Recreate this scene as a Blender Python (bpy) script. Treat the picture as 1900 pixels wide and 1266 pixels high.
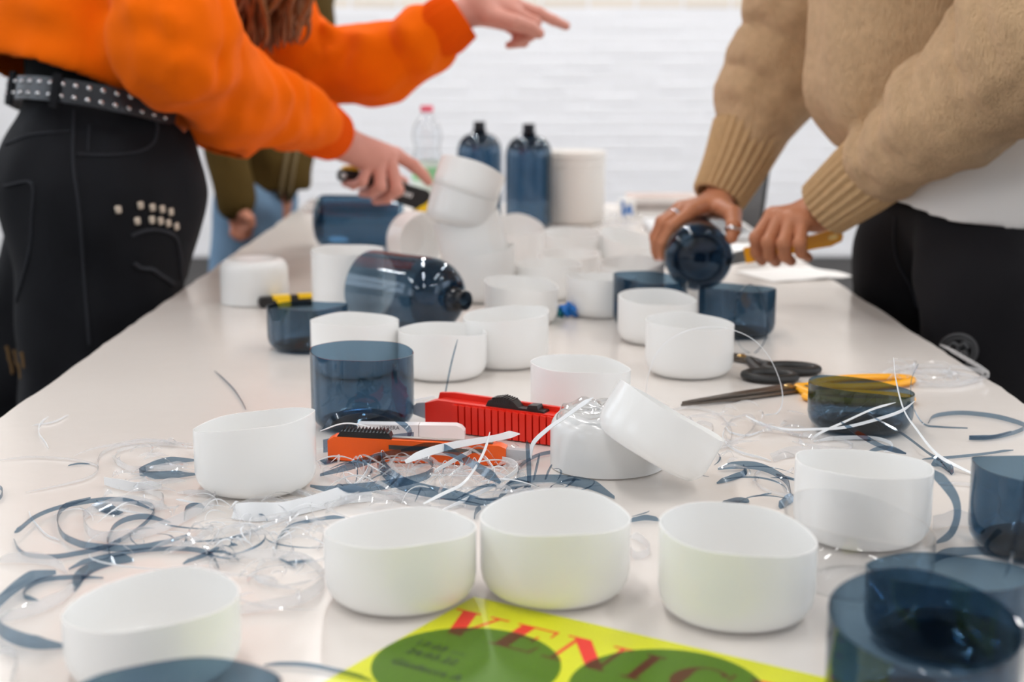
import bpy, bmesh, random
import numpy as np
from math import *
from mathutils import Vector, Matrix

for o in list(bpy.data.objects):
    bpy.data.objects.remove(o)
SC = bpy.context.scene
COL = SC.collection
random.seed(7)
RNG = np.random.default_rng(11)

# ------------------------------------------------------------------ camera
FPX = 1900 * 50 / 36.0
PITCH = atan((633 - 121) / FPX)
YAW = 16 / FPX
CAM = np.array([0.0, 0.0, 1.065])
TZ = 0.72                                    # table top height
cd = bpy.data.cameras.new('camera')
cam = bpy.data.objects.new('camera', cd)
COL.objects.link(cam)
cam.location = CAM
cam.rotation_euler = (pi / 2 - PITCH, 0, -YAW)
cd.lens = 50
cd.sensor_width = 36
cd.clip_start = 0.02
cd.dof.use_dof = True
cd.dof.focus_distance = 1.22
cd.dof.aperture_fstop = 5.2
SC.camera = cam

# ------------------------------------------------------------------ world, exposure
SC.view_settings.view_transform = 'Standard'
SC.view_settings.look = 'None'
SC.view_settings.gamma = 1.0
SC.view_settings.use_curve_mapping = False
SC.view_settings.exposure = 0.16
SC.cycles.transparent_max_bounces = 40
SC.cycles.max_bounces = 10
SC.cycles.diffuse_bounces = 4
SC.cycles.glossy_bounces = 4
SC.cycles.caustics_reflective = False
SC.cycles.caustics_refractive = False
SC.cycles.sample_clamp_indirect = 6
w = bpy.data.worlds.new('overcast_daylight')
SC.world = w
w.use_nodes = True
w.node_tree.nodes['Background'].inputs[0].default_value = (0.82, 0.9, 1.0, 1)
w.node_tree.nodes['Background'].inputs[1].default_value = 3.0

ROOM = dict(x0=-4.2, x1=4.6, y0=-4.0, y1=8.0, h=3.5)


def tube_light(x, y, energy):
    """one ceiling batten: white housing, two glass tubes, and its light"""
    root = thing('ceiling_light', (x, y, ROOM['h'] - 0.30), None, 'ceiling light', 'ceiling battens out of frame')
    root['label'] = 'white fluorescent ceiling batten above the room'
    m = MB(); m.box((x, y, ROOM['h'] - 0.27), (0.16, 1.26, 0.05)); m.part('housing', MAT['white_paint'], root)
    for s in (-1, 1):
        m = MB(); m.tube([(x + s * 0.25, y - 0.001, ROOM['h'] - 0.245 + k * 0.245) for k in (0, 1)], [0.004, 0.004], 8)
        m.part('hanger', MAT['steel'], root)
        m = MB(); m.box((x + s * 0.16, y, ROOM['h'] - 0.246), (0.18, 0.02, 0.006)); m.part('bracket', MAT['steel'], root)
    ld = bpy.data.lights.new('tube_light', 'AREA')
    ld.shape = 'RECTANGLE'; ld.size = 0.13; ld.size_y = 1.2
    ld.energy = energy
    ld.color = (1.0, 0.975, 0.95)
    lo = bpy.data.objects.new('tube_light', ld)
    COL.objects.link(lo)
    lo.parent = root
    lo.location = (0, 0, -0.002)


# ------------------------------------------------------------------ photo pixel -> place
_f = np.array([sin(YAW) * cos(PITCH), cos(YAW) * cos(PITCH), -sin(PITCH)])
_r = np.array([cos(YAW), -sin(YAW), 0.0])
_u = np.cross(_r, _f)


def ray(x, y):
    return _f * FPX + _r * (x - 950) + _u * (633 - y)


def at_z(x, y, z=TZ):
    d = ray(x, y)
    return CAM + d * ((z - CAM[2]) / d[2])


def at_y(x, y, Y):
    d = ray(x, y)
    return CAM + d * (Y / d[1])


def proj(P):
    d = np.asarray(P, float) - CAM
    return 950 + FPX * (d @ _r) / (d @ _f), 633 - FPX * (d @ _u) / (d @ _f)


def z_for(py, X, Y):
    d0 = np.array([X, Y, 0.0]) - CAM
    v = (633 - py) / FPX
    return (v * (d0 @ _f) - d0 @ _u) / (_u[2] - v * _f[2])


def x_for(px, Y, z):
    d0 = np.array([0.0, Y, z]) - CAM
    h = (px - 950) / FPX
    return (h * (d0 @ _f) - d0 @ _r) / (_r[0] - h * _f[0])


# ------------------------------------------------------------------ materials
MAT = {}


def _mat(name):
    m = bpy.data.materials.new(name)
    m.use_nodes = True
    nt = m.node_tree
    nt.nodes.clear()
    out = nt.nodes.new('ShaderNodeOutputMaterial')
    MAT[name] = m
    return m, nt, out


def lin(c):
    return tuple(((v / 255) / 12.92 if v / 255 <= 0.04045 else ((v / 255 + 0.055) / 1.055) ** 2.4) for v in c) + (1,)


def pbr(name, rgb, rough=0.5, metal=0.0, spec=0.5, bump=None, vary=None, objvary=0.0, translucent=0.0, sheen=0.0, emit=None, coat=0.0):
    """bump=(scale, strength, distance, stretch), vary=(scale, amount)"""
    m, nt, out = _mat(name)
    N, L = nt.nodes, nt.links
    b = N.new('ShaderNodeBsdfPrincipled')
    c = lin(rgb)
    b.inputs['Base Color'].default_value = c
    b.inputs['Roughness'].default_value = rough
    b.inputs['Metallic'].default_value = metal
    b.inputs['Specular IOR Level'].default_value = spec
    b.inputs['Sheen Weight'].default_value = sheen
    b.inputs['Coat Weight'].default_value = coat
    tc = N.new('ShaderNodeTexCoord')
    col = None
    if vary:
        n = N.new('ShaderNodeTexNoise')
        n.inputs['Scale'].default_value = vary[0]
        n.inputs['Detail'].default_value = 5
        L.new(tc.outputs['Object'], n.inputs['Vector'])
        r = N.new('ShaderNodeMix'); r.data_type = 'RGBA'
        r.inputs[6].default_value = tuple(max(0, v * (1 - vary[1])) for v in c[:3]) + (1,)
        r.inputs[7].default_value = tuple(min(1, v * (1 + vary[1])) for v in c[:3]) + (1,)
        L.new(n.outputs['Fac'], r.inputs[0])
        col = r.outputs[2]
    if objvary:
        oi = N.new('ShaderNodeObjectInfo')
        mr = N.new('ShaderNodeMapRange')
        mr.inputs['To Min'].default_value = 1 - objvary
        mr.inputs['To Max'].default_value = 1 + objvary
        L.new(oi.outputs['Random'], mr.inputs['Value'])
        vm = N.new('ShaderNodeVectorMath'); vm.operation = 'SCALE'
        if col is not None:
            L.new(col, vm.inputs[0])
        else:
            vm.inputs[0].default_value = c[:3]
        L.new(mr.outputs[0], vm.inputs['Scale'])
        col = vm.outputs[0]
    if col is not None:
        L.new(col, b.inputs['Base Color'])
    if bump:
        mp = N.new('ShaderNodeMapping')
        mp.inputs['Scale'].default_value = bump[3] if len(bump) > 3 else (1, 1, 1)
        n2 = N.new('ShaderNodeTexNoise')
        n2.inputs['Scale'].default_value = bump[0]
        n2.inputs['Detail'].default_value = 3
        L.new(tc.outputs['Object'], mp.inputs['Vector'])
        L.new(mp.outputs[0], n2.inputs['Vector'])
        bp = N.new('ShaderNodeBump')
        bp.inputs['Strength'].default_value = bump[1]
        bp.inputs['Distance'].default_value = bump[2]
        L.new(n2.outputs['Fac'], bp.inputs['Height'])
        L.new(bp.outputs[0], b.inputs['Normal'])
    sh = b.outputs[0]
    if translucent:
        t = N.new('ShaderNodeBsdfTranslucent')
        t.inputs[0].default_value = c
        mx = N.new('ShaderNodeMixShader')
        mx.inputs[0].default_value = translucent
        L.new(sh, mx.inputs[1]); L.new(t.outputs[0], mx.inputs[2])
        sh = mx.outputs[0]
    if emit:
        b.inputs['Emission Color'].default_value = lin(emit[0])
        b.inputs['Emission Strength'].default_value = emit[1]
    L.new(sh, out.inputs[0])
    return m


def film(name, tint, rough=0.03, ior=1.5, haze=0.0, hazecol=(1, 1, 1, 1)):
    """thin see-through plastic: tinted straight transmission plus fresnel gloss"""
    m, nt, out = _mat(name)
    N, L = nt.nodes, nt.links
    t = N.new('ShaderNodeBsdfTransparent'); t.inputs[0].default_value = tint + (1,)
    g = N.new('ShaderNodeBsdfGlossy'); g.inputs['Roughness'].default_value = rough
    fr = N.new('ShaderNodeFresnel')
    ge = N.new('ShaderNodeNewGeometry')                 # same reflectance from either side of the thin wall
    mi = N.new('ShaderNodeMapRange')
    mi.inputs['To Min'].default_value = ior
    mi.inputs['To Max'].default_value = 1 / ior
    L.new(ge.outputs['Backfacing'], mi.inputs['Value'])
    L.new(mi.outputs[0], fr.inputs['IOR'])
    mx = N.new('ShaderNodeMixShader')
    L.new(fr.outputs[0], mx.inputs[0])
    src = t.outputs[0]
    if haze:
        d = N.new('ShaderNodeBsdfDiffuse'); d.inputs[0].default_value = hazecol
        tl = N.new('ShaderNodeBsdfTranslucent'); tl.inputs[0].default_value = hazecol
        m0 = N.new('ShaderNodeMixShader'); m0.inputs[0].default_value = 0.5
        L.new(d.outputs[0], m0.inputs[1]); L.new(tl.outputs[0], m0.inputs[2])
        m1 = N.new('ShaderNodeMixShader'); m1.inputs[0].default_value = haze
        L.new(t.outputs[0], m1.inputs[1]); L.new(m0.outputs[0], m1.inputs[2])
        src = m1.outputs[0]
    L.new(src, mx.inputs[1]); L.new(g.outputs[0], mx.inputs[2])
    L.new(mx.outputs[0], out.inputs[0])
    return m


pbr('white_paint', (236, 236, 236), 0.6)
pbr('brick_paint', (245, 245, 248), 0.55, bump=(60, 0.15, 0.002), objvary=0.022, vary=(5, 0.03))
pbr('cream_brick', (240, 230, 218), 0.6, bump=(60, 0.3, 0.004), objvary=0.03)
pbr('mortar', (246, 246, 250), 0.7)
pbr('concrete', (46, 44, 44), 0.75, vary=(3, 0.3))
pbr('ceiling_paint', (232, 232, 230), 0.8)
pbr('glass_frame', (70, 72, 75), 0.5)
pbr('table_white', (219, 212, 206), 0.22, vary=(3.0, 0.07), bump=(35, 0.10, 0.002), coat=0.0)
pbr('table_edge', (205, 190, 180), 0.5, vary=(30, 0.15))
pbr('steel', (150, 148, 145), 0.32, metal=1.0)
pbr('blade_steel', (120, 112, 104), 0.36, metal=1.0, vary=(60, 0.15))
pbr('bright_steel', (206, 206, 210), 0.3, metal=0.5)
pbr('chrome', (205, 205, 208), 0.16, metal=1.0)
pbr('brass', (205, 170, 110), 0.3, metal=1.0)
pbr('white_plastic', (250, 250, 249), 0.16, spec=0.5, translucent=0.30)
pbr('white_strip', (244, 246, 248), 0.28, translucent=0.4)
pbr('tub_plastic', (251, 247, 242), 0.3, translucent=0.3)
pbr('red_plastic', (222, 36, 14), 0.36, bump=(500, 0.1, 0.0005))
pbr('orange_plastic', (250, 96, 8), 0.36)
pbr('yellow_plastic', (250, 205, 10), 0.35)
pbr('amber_plastic', (246, 170, 8), 0.35)
pbr('black_plastic', (24, 23, 24), 0.4)
pbr('black_rubber', (14, 14, 15), 0.5)
pbr('white_case', (242, 238, 238), 0.3)
pbr('grey_print', (112, 112, 118), 0.6)
pbr('white_print', (225, 225, 225), 0.6)
pbr('poster_yellow', (212, 214, 0), 0.3)
pbr('poster_red', (232, 34, 24), 0.35)
pbr('poster_dark', (28, 52, 14), 0.4)
film('poster_green', (0.59, 0.72, 0.5), 0.3, ior=1.22)
film('blue_plastic', (0.445, 0.555, 0.64), 0.03)
film('blue_thick', (0.50, 0.55, 0.60), 0.03)
film('blue_strip', (0.49, 0.59, 0.675), 0.08)
film('blue_neck', (0.16, 0.2, 0.25), 0.12)
film('clear_plastic', (0.972, 0.975, 0.978), 0.03, ior=1.42)
film('clear_strip', (0.94, 0.945, 0.955), 0.06, ior=1.5, haze=0.24)
film('frosted_sheet', (0.85, 0.86, 0.88), 0.2, haze=0.4)
pbr('pink_cap', (225, 92, 112), 0.4)
pbr('label_green', (150, 215, 160), 0.5)
pbr('label_white', (225, 240, 230), 0.5)
pbr('blue_tape', (20, 110, 190), 0.35)
pbr('teal_tape', (20, 130, 140), 0.35)
pbr('paper', (244, 243, 241), 0.7)
pbr('paper_grey', (176, 168, 164), 0.6, vary=(40, 0.3))
pbr('magazine', (196, 176, 168), 0.4, vary=(25, 0.35))
pbr('laptop_black', (22, 23, 26), 0.45)
pbr('laptop_white', (226, 228, 230), 0.35)
pbr('keys', (120, 122, 126), 0.5)
pbr('orange_fleece', (248, 108, 4), 0.95, spec=0.08, sheen=0.04, bump=(900, 0.5, 0.0012), vary=(12, 0.05))
pbr('orange_rib', (238, 90, 6), 0.95, spec=0.1, bump=(900, 0.5, 0.001))
pbr('black_denim', (17, 18, 23), 0.85, spec=0.25, bump=(700, 0.5, 0.001), vary=(9, 0.35))
pbr('denim_stitch', (32, 34, 41), 0.85)
pbr('stud_metal', (205, 192, 176), 0.4, metal=0.7)
pbr('black_cloth', (9, 9, 10), 0.9, spec=0.2)
pbr('belt_leather', (40, 42, 48), 0.34)
pbr('black_trouser', (26, 25, 28), 0.9, spec=0.2, bump=(600, 0.4, 0.001), vary=(7, 0.2))
pbr('emblem_thread', (78, 78, 80), 0.8)
pbr('knit', (204, 170, 132), 0.95, spec=0.05, sheen=0.12, bump=(420, 1.0, 0.005, (1, 1, 0.22)), vary=(70, 0.22))
pbr('knit_rib', (198, 164, 122), 0.95, spec=0.05, sheen=0.12, bump=(400, 0.8, 0.002), vary=(80, 0.15))
pbr('tee_white', (226, 223, 220), 0.9, spec=0.1)
pbr('olive_cloth', (84, 66, 30), 0.9, spec=0.15, vary=(14, 0.15))
pbr('olive_stripe', (120, 104, 72), 0.9)
pbr('blue_denim', (122, 152, 180), 0.9, spec=0.1, vary=(6, 0.25))
pbr('skin_light', (214, 150, 134), 0.5, spec=0.35, vary=(35, 0.10), bump=(260, 0.25, 0.0008))
pbr('skin_tan', (186, 122, 88), 0.5, spec=0.35, vary=(35, 0.12), bump=(260, 0.25, 0.0008))
pbr('skin_mid', (196, 132, 106), 0.5, spec=0.35, vary=(35, 0.1))
pbr('nail', (226, 170, 158), 0.28)
pbr('hair_brown', (132, 84, 46), 0.5, vary=(70, 0.55))
pbr('hair_dark', (40, 28, 20), 0.55, vary=(60, 0.4))
pbr('shoe', (60, 58, 58), 0.6)
pbr('gold_thread', (120, 90, 50), 0.7)


# ------------------------------------------------------------------ objects
def props(o, label=None, cat=None, group=None, kind=None):
    if label: o['label'] = label
    if cat: o['category'] = cat
    if group: o['group'] = group
    if kind: o['kind'] = kind
    return o


def thing(name, loc, label, cat, group=None):
    o = bpy.data.objects.new(name, None)
    o.empty_display_size = 0.05
    o.location = loc
    COL.objects.link(o)
    return props(o, label, cat, group)


def world_loc(o):
    v = Vector((0, 0, 0))
    while o is not None:
        v = v + o.location
        o = o.parent
    return v


class MB:
    """collects verts and faces in world space"""

    def __init__(s):
        s.v, s.f = [], []

    def add(s, vs, fs):
        k = len(s.v)
        s.v += [tuple(map(float, q)) for q in vs]
        s.f += [tuple(i + k for i in q) for q in fs]

    def box(s, c, size, R=None, bevel=0.0):
        c = np.array(c, float); h = np.array(size, float) / 2
        if bevel:
            b = min(bevel, h.min() * 0.9)
            pts, faces = [], []
            idx = {}
            for sx in (-1, 1):
                for sy in (-1, 1):
                    for sz in (-1, 1):
                        for ax in range(3):
                            q = np.array([sx, sy, sz]) * (h - b)
                            q[ax] += b * (sx, sy, sz)[ax]
                            idx[(sx, sy, sz, ax)] = len(pts)
                            pts.append(q)
            for ax in range(3):
                a1, a2 = [(1, 2), (2, 0), (0, 1)][ax]
                for sg in (-1, 1):
                    ring = []
                    for p1, p2 in ((-1, -1), (1, -1), (1, 1), (-1, 1)):
                        k = [0, 0, 0]; k[ax] = sg; k[a1] = p1; k[a2] = p2
                        ring.append(idx[tuple(k) + (ax,)])
                    faces.append(ring if sg > 0 else ring[::-1])
            for ax in range(3):
                a1, a2 = [(1, 2), (2, 0), (0, 1)][ax]
                for p1 in (-1, 1):
                    for p2 in (-1, 1):
                        q = []
                        for sg, order in ((-1, (a1, a2)), (1, (a2, a1))):
                            for a in order:
                                k = [0, 0, 0]; k[ax] = sg; k[a1] = p1; k[a2] = p2
                                q.append(idx[tuple(k) + (a,)])
                        faces.append(q if p1 * p2 > 0 else q[::-1])
            for sx in (-1, 1):
                for sy in (-1, 1):
                    for sz in (-1, 1):
                        t = [idx[(sx, sy, sz, a)] for a in range(3)]
                        faces.append(t if sx * sy * sz > 0 else t[::-1])
            P = np.array(pts)
        else:
            P = np.array([[x, y, z] for x in (-1, 1) for y in (-1, 1) for z in (-1, 1)]) * h
            faces = [(0, 1, 3, 2), (4, 6, 7, 5), (0, 4, 5, 1), (2, 3, 7, 6), (0, 2, 6, 4), (1, 5, 7, 3)]
        if R is not None:
            P = P @ np.array(R).T
        s.add(P + c, faces)
        return s

    def lathe(s, prof, seg=48, M=None, topfn=None, close=True):
        """prof: list of (r, z[, k]); k scales the wavy cut height topfn(theta)"""
        vs, fs = [], []
        n = len(prof)
        for j in range(seg):
            t = 2 * pi * j / seg
            for q in prof:
                z = q[1] + (q[2] * topfn(t) if len(q) > 2 and topfn else 0)
                vs.append((q[0] * cos(t), q[0] * sin(t), z))
        for j in range(seg):
            k = (j + 1) % seg
            for i in range(n - 1):
                fs.append((j * n + i, k * n + i, k * n + i + 1, j * n + i + 1))
            if close:
                fs.append((j * n + n - 1, k * n + n - 1, k * n, j * n))
        P = np.array(vs)
        if M is not None:
            M = np.array(M)
            P = P @ M[:3, :3].T + M[:3, 3]
        s.add(P, fs)
        return s

    def tube(s, pts, rad, seg=8, flat=None, cap=True):
        """tube along pts with radius list; flat=(dir, factor) squashes"""
        P = np.array([np.array(q, float) for q in pts])
        n = len(P)
        if np.isscalar(rad): rad = [rad] * n
        T = np.gradient(P, axis=0) if n > 2 else np.array([P[-1] - P[0]] * n)
        T = T / (np.linalg.norm(T, axis=1)[:, None] + 1e-12)
        ref = np.array([0, 0, 1.0]) if abs(T[0][2]) < 0.9 else np.array([1.0, 0, 0])
        nv = np.cross(T[0], ref); nv /= np.linalg.norm(nv)
        vs, fs = [], []
        for i in range(n):
            nv = nv - (nv @ T[i]) * T[i]; nv /= np.linalg.norm(nv) + 1e-12
            bv = np.cross(T[i], nv)
            for j in range(seg):
                a = 2 * pi * j / seg
                off = rad[i] * (cos(a) * nv + sin(a) * bv)
                if flat is not None:
                    d = np.array(flat[0]); off = off + d * (off @ d) * (flat[1] - 1)
                vs.append(P[i] + off)
        for i in range(n - 1):
            for j in range(seg):
                k = (j + 1) % seg
                fs.append((i * seg + j, i * seg + k, (i + 1) * seg + k, (i + 1) * seg + j))
        if cap:
            fs.append(tuple(range(seg))[::-1])
            fs.append(tuple((n - 1) * seg + j for j in range(seg)))
        s.add(vs, fs)
        return s

    def prism(s, poly, O, ex, ey, ez, t):
        """polygon (u,v) in the frame O,ex,ey extruded by t along ez"""
        O, ex, ey, ez = map(lambda q: np.array(q, float), (O, ex, ey, ez))
        n = len(poly)
        lo = [O + ex * p[0] + ey * p[1] for p in poly]
        hi = [q + ez * t for q in lo]
        fs = [tuple(range(n))[::-1], tuple(range(n, 2 * n))]
        for i in range(n):
            k = (i + 1) % n
            fs.append((i, k, n + k, n + i))
        s.add(lo + hi, fs)
        return s

    def ribbon(s, pts, wdir, width, th=0.0005):
        """solid strip through pts; wdir: (n,3) unit width directions; width: per point"""
        P = np.array(pts); W = np.array(wdir); n = len(P)
        T = np.gradient(P, axis=0); T /= np.linalg.norm(T, axis=1)[:, None] + 1e-12
        Nn = np.cross(T, W); Nn /= np.linalg.norm(Nn, axis=1)[:, None] + 1e-12
        vs, fs = [], []
        for i in range(n):
            a = W[i] * width[i] / 2; b = Nn[i] * th / 2
            vs += [P[i] - a - b, P[i] + a - b, P[i] + a + b, P[i] - a + b]
        for i in range(n - 1):
            for j in range(4):
                k = (j + 1) % 4
                fs.append((i * 4 + j, i * 4 + k, i * 4 + 4 + k, i * 4 + 4 + j))
        fs.append((0, 3, 2, 1)); e = (n - 1) * 4
        fs.append((e, e + 1, e + 2, e + 3))
        s.add(vs, fs)
        return s

    def mesh(s, name, origin=(0, 0, 0), smooth=True, ang=38):
        me = bpy.data.meshes.new(name)
        P = np.array(s.v) - np.array(origin)
        me.from_pydata([tuple(q) for q in P], [], s.f)
        bm = bmesh.new(); bm.from_mesh(me)
        bmesh.ops.recalc_face_normals(bm, faces=bm.faces)
        bm.to_mesh(me); bm.free()
        if smooth:
            me.polygons.foreach_set('use_smooth', [True] * len(me.polygons))
            me.set_sharp_from_angle(angle=radians(ang))
        me.update()
        return me

    def part(s, name, mat, parent, smooth=True, label=None, ang=38, kind=None):
        org = world_loc(parent)
        me = s.mesh(name, org, smooth, ang)
        o = bpy.data.objects.new(name, me)
        me.materials.append(mat)
        o.parent = parent
        COL.objects.link(o)
        return props(o, label, None, None, kind)

    def top(s, name, mat, origin, label=None, cat=None, group=None, kind=None, smooth=True, ang=38):
        me = s.mesh(name, origin, smooth, ang)
        o = bpy.data.objects.new(name, me)
        me.materials.append(mat)
        o.location = tuple(map(float, origin))
        COL.objects.link(o)
        return props(o, label, cat, group, kind)


def spline(pts, n=48):
    """Catmull-Rom through pts (any dimension)"""
    P = np.array(pts, float)
    if len(P) == 2:
        return np.array([P[0] + (P[1] - P[0]) * t for t in np.linspace(0, 1, max(2, n // 4))])
    Q = np.vstack([2 * P[0] - P[1], P, 2 * P[-1] - P[-2]])
    out = []
    m = len(P) - 1
    per = max(3, n // m)
    for i in range(m):
        a, b, c, d = Q[i], Q[i + 1], Q[i + 2], Q[i + 3]
        for t in np.linspace(0, 1, per, endpoint=(i == m - 1)):
            out.append(0.5 * (2 * b + (c - a) * t + (2 * a - 5 * b + 4 * c - d) * t * t + (3 * b - a - 3 * c + d) * t ** 3))
    return np.array(out)


def frame(z, x=(1, 0, 0), o=(0, 0, 0)):
    """matrix whose z axis is z and whose x axis leans to x"""
    z = np.array(z, float); z /= np.linalg.norm(z)
    x = np.array(x, float); x = x - (x @ z) * z
    if np.linalg.norm(x) < 1e-6: x = np.cross([0, 1, 0], z)
    x /= np.linalg.norm(x)
    y = np.cross(z, x)
    M = np.eye(4)
    M[:3, 0], M[:3, 1], M[:3, 2], M[:3, 3] = x, y, z, o
    return M


def text_part(txt, size, M, mat, parent, name, depth=0.0002, shear=0.0, align='LEFT'):
    cu = bpy.data.curves.new(name, 'FONT')
    cu.body = txt; cu.size = size; cu.extrude = depth; cu.shear = shear; cu.resolution_u = 3
    cu.align_x = align
    tmp = bpy.data.objects.new('tmp_text', cu)
    COL.objects.link(tmp)
    dg = bpy.context.evaluated_depsgraph_get()
    me = bpy.data.meshes.new_from_object(tmp.evaluated_get(dg))
    bpy.data.objects.remove(tmp); bpy.data.curves.remove(cu)
    Mw = Matrix([list(map(float, q)) for q in M])
    me.transform(Matrix.Translation(-world_loc(parent)) @ Mw)
    me.materials.clear(); me.materials.append(mat)
    me.name = name
    o = bpy.data.objects.new(name, me)
    o.parent = parent
    COL.objects.link(o)
    return o


# ------------------------------------------------------------------ room shell
def structure():
    R = ROOM
    cx, cy = (R['x0'] + R['x1']) / 2, (R['y0'] + R['y1']) / 2
    W, D, H = R['x1'] - R['x0'], R['y1'] - R['y0'], R['h']
    MB().box((cx, cy, -0.05), (W + 0.4, D + 0.4, 0.1)).top('floor', MAT['concrete'], (cx, cy, -0.1), kind='structure', label='dark concrete workshop floor', smooth=False)
    MB().box((cx, cy, H + 0.05), (W + 0.4, D + 0.4, 0.1)).top('ceiling', MAT['ceiling_paint'], (cx, cy, H), kind='structure', label='white ceiling', smooth=False)

    def side(name, x, lab):
        m = MB()
        t = 0.2
        ops = [(-2.6, -0.6), (0.6, 2.6), (3.8, 5.8)]      # window openings along y
        ys = [R['y0']] + [q for o in ops for q in o] + [R['y1']]
        for i in range(0, len(ys), 2):
            m.box((x, (ys[i] + ys[i + 1]) / 2, H / 2), (t, ys[i + 1] - ys[i], H))
        for a, b in ops:
            m.box((x, (a + b) / 2, 0.55), (t, b - a, 1.1))
            m.box((x, (a + b) / 2, H - 0.25), (t, b - a, 0.5))
        wl = m.top(name, MAT['white_paint'], (x, cy, 0), kind='structure', label=lab, smooth=False)
        return ops
    opsl = side('wall_left', R['x0'] - 0.1, 'white painted side wall with tall windows')
    side('wall_right', R['x1'] + 0.1, 'white painted side wall facing the other windows')
    n = 0
    for x in (R['x0'] - 0.1, R['x1'] + 0.1):
        for a, b in opsl:
            n += 1
            root = thing('window_%d' % n, (x, (a + b) / 2, 1.1), 'tall side window letting in daylight', None)
            root['kind'] = 'structure'
            m = MB(); zt = H - 0.5
            for y in (a + 0.03, (a + b) / 2, b - 0.03): m.box((x, y, (1.1 + zt) / 2), (0.06, 0.06, zt - 1.1))
            for z in (1.13, (1.1 + zt) / 2, zt - 0.03): m.box((x, (a + b) / 2, z), (0.055, b - a, 0.06))
            m.part('window_frame', MAT['glass_frame'], root, smooth=False)
            m = MB(); m.box((x, (a + b) / 2, (1.1 + zt) / 2), (0.004, b - a - 0.08, zt - 1.18)); m.part('pane', MAT['clear_plastic'], root, smooth=False)
    MB().box((cx, R['y0'] - 0.1, H / 2), (W, 0.2, H)).top('wall_front', MAT['white_paint'], (cx, R['y0'] - 0.1, 0), kind='structure', label='plain white wall behind the photographer', smooth=False)
    # brick wall at the back
    wb = MB().box((cx, R['y1'] + 0.087, H / 2), (W, 0.2, H)).top('wall_back', MAT['mortar'], (cx, R['y1'] + 0.1, 0), kind='structure', label='white painted brick wall behind the table', smooth=False)
    L, Hh, g = 0.25, 0.055, 0.010
    bmesh_shared = {}
    mm = MB(); mm.box((0, 0, 0), (L, 0.03, Hh), bevel=0.004)
    for nm in ('brick_paint', 'cream_brick'):
        me = mm.mesh('brick'); me.materials.append(MAT[nm]); bmesh_shared[nm] = me
    rest, rest_cream = MB(), MB()
    row = 0
    z = Hh / 2 + 0.005
    while z < H - 0.03:
        x = R['x0'] + (L / 2 if row % 2 else 0) + random.uniform(-0.02, 0.02)
        while x < R['x1'] + L / 2:
            dy = random.uniform(-0.002, 0.002)
            if -1.25 < x < 2.1 and 0.32 < z < 1.48:
                o = bpy.data.objects.new('brick', bmesh_shared['cream_brick' if z > 1.37 else 'brick_paint'])
                COL.objects.link(o)
                o.parent = wb
                o.location = (x - cx, R['y1'] + dy - (R['y1'] + 0.1), z)
            else:
                xa, xb = max(x - L / 2, R['x0'] + 0.001), min(x + L / 2, R['x1'] - 0.001)
                if xb - xa > 0.03:
                    (rest_cream if z > 1.37 else rest).box(((xa + xb) / 2, R['y1'] + dy, z), (xb - xa, 0.03, Hh))
            x += L + g
        z += Hh + g
        row += 1
    rest.part('brickwork', MAT['brick_paint'], wb, smooth=False, kind='stuff')
    rest_cream.part('cream_brickwork', MAT['cream_brick'], wb, smooth=False, kind='stuff')
    for x in (-2.6, -0.55, 1.5, 3.4):
        for y, e in ((-1.6, 13), (0.9, 16), (3.2, 18), (5.9, 36)):  # last row is added near the brick wall, stronger to brighten it
            tube_light(x, y, e)


structure()

# ------------------------------------------------------------------ the work table
TX0, TX1, TY0, TY1 = -0.5035, 0.5412, 0.42, 3.62


def table():
    root = thing('work_table', ((TX0 + TX1) / 2, (TY0 + TY1) / 2, 0), 'long white work table strewn with cut plastic bottles', 'table')
    # top with a slightly ragged edge
    n = 130
    ys = np.linspace(TY0, TY1, n)
    rg = np.random.default_rng(3)
    jl = np.convolve(rg.normal(0, 0.0022, n + 4), np.ones(3) / 3, 'same')[2:-2]
    jr = np.convolve(rg.normal(0, 0.0022, n + 4), np.ones(3) / 3, 'same')[2:-2]
    vs, fs = [], []
    for i in range(n):
        for z in (TZ - 0.028, TZ - 0.002):
            vs += [(TX0 + jl[i], ys[i], z), (TX1 + jr[i], ys[i], z)]
        vs += [(TX0 + jl[i] + 0.002, ys[i], TZ), (TX1 + jr[i] - 0.002, ys[i], TZ)]
    for i in range(n - 1):
        a, b = i * 6, i * 6 + 6
        fs += [(a, a + 1, b + 1, b), (a + 4, b + 4, b + 5, a + 5), (a, b, b + 2, a + 2), (a + 2, b + 2, b + 4, a + 4), (a + 1, a + 3, b + 3, b + 1), (a + 3, a + 5, b + 5, b + 3)]
    for a in (0, (n - 1) * 6):
        fs.append((a, a + 2, a + 4, a + 5, a + 3, a + 1))
    m = MB(); m.add(vs, fs); m.part('table_top', MAT['table_white'], root, smooth=False)
    m = MB()
    for x in (TX0 + 0.12, TX1 - 0.12): m.box((x, (TY0 + TY1) / 2, TZ - 0.058), (0.03, TY1 - TY0 - 0.2, 0.06))
    m.part('apron', MAT['table_edge'], root, smooth=False)
    for y in (TY0 + 0.2, (TY0 + TY1) / 2, TY1 - 0.2):
        for x in (TX0 + 0.12, TX1 - 0.12):
            m = MB(); m.box((x, y, (TZ - 0.088) / 2), (0.05, 0.05, TZ - 0.088)); m.part('leg', MAT['steel'], root, smooth=False)


table()

# ------------------------------------------------------------------ cut bottle cups
RC = 0.05


def cup_profile(t=0.0009, push=0.007):
    R = RC
    out = [(0.0005, push), (0.012, push), (0.022, push * 0.55), (0.029, 0.0012), (0.034, 0.0), (0.038, 0.0006), (0.0425, 0.0024), (0.0462, 0.0056), (0.0488, 0.0102), (R, 0.0165)]
    inn = [(max(r - t, 0.0004) if i > 4 else r, z + t) for i, (r, z) in enumerate(out)]
    return out, inn


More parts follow.
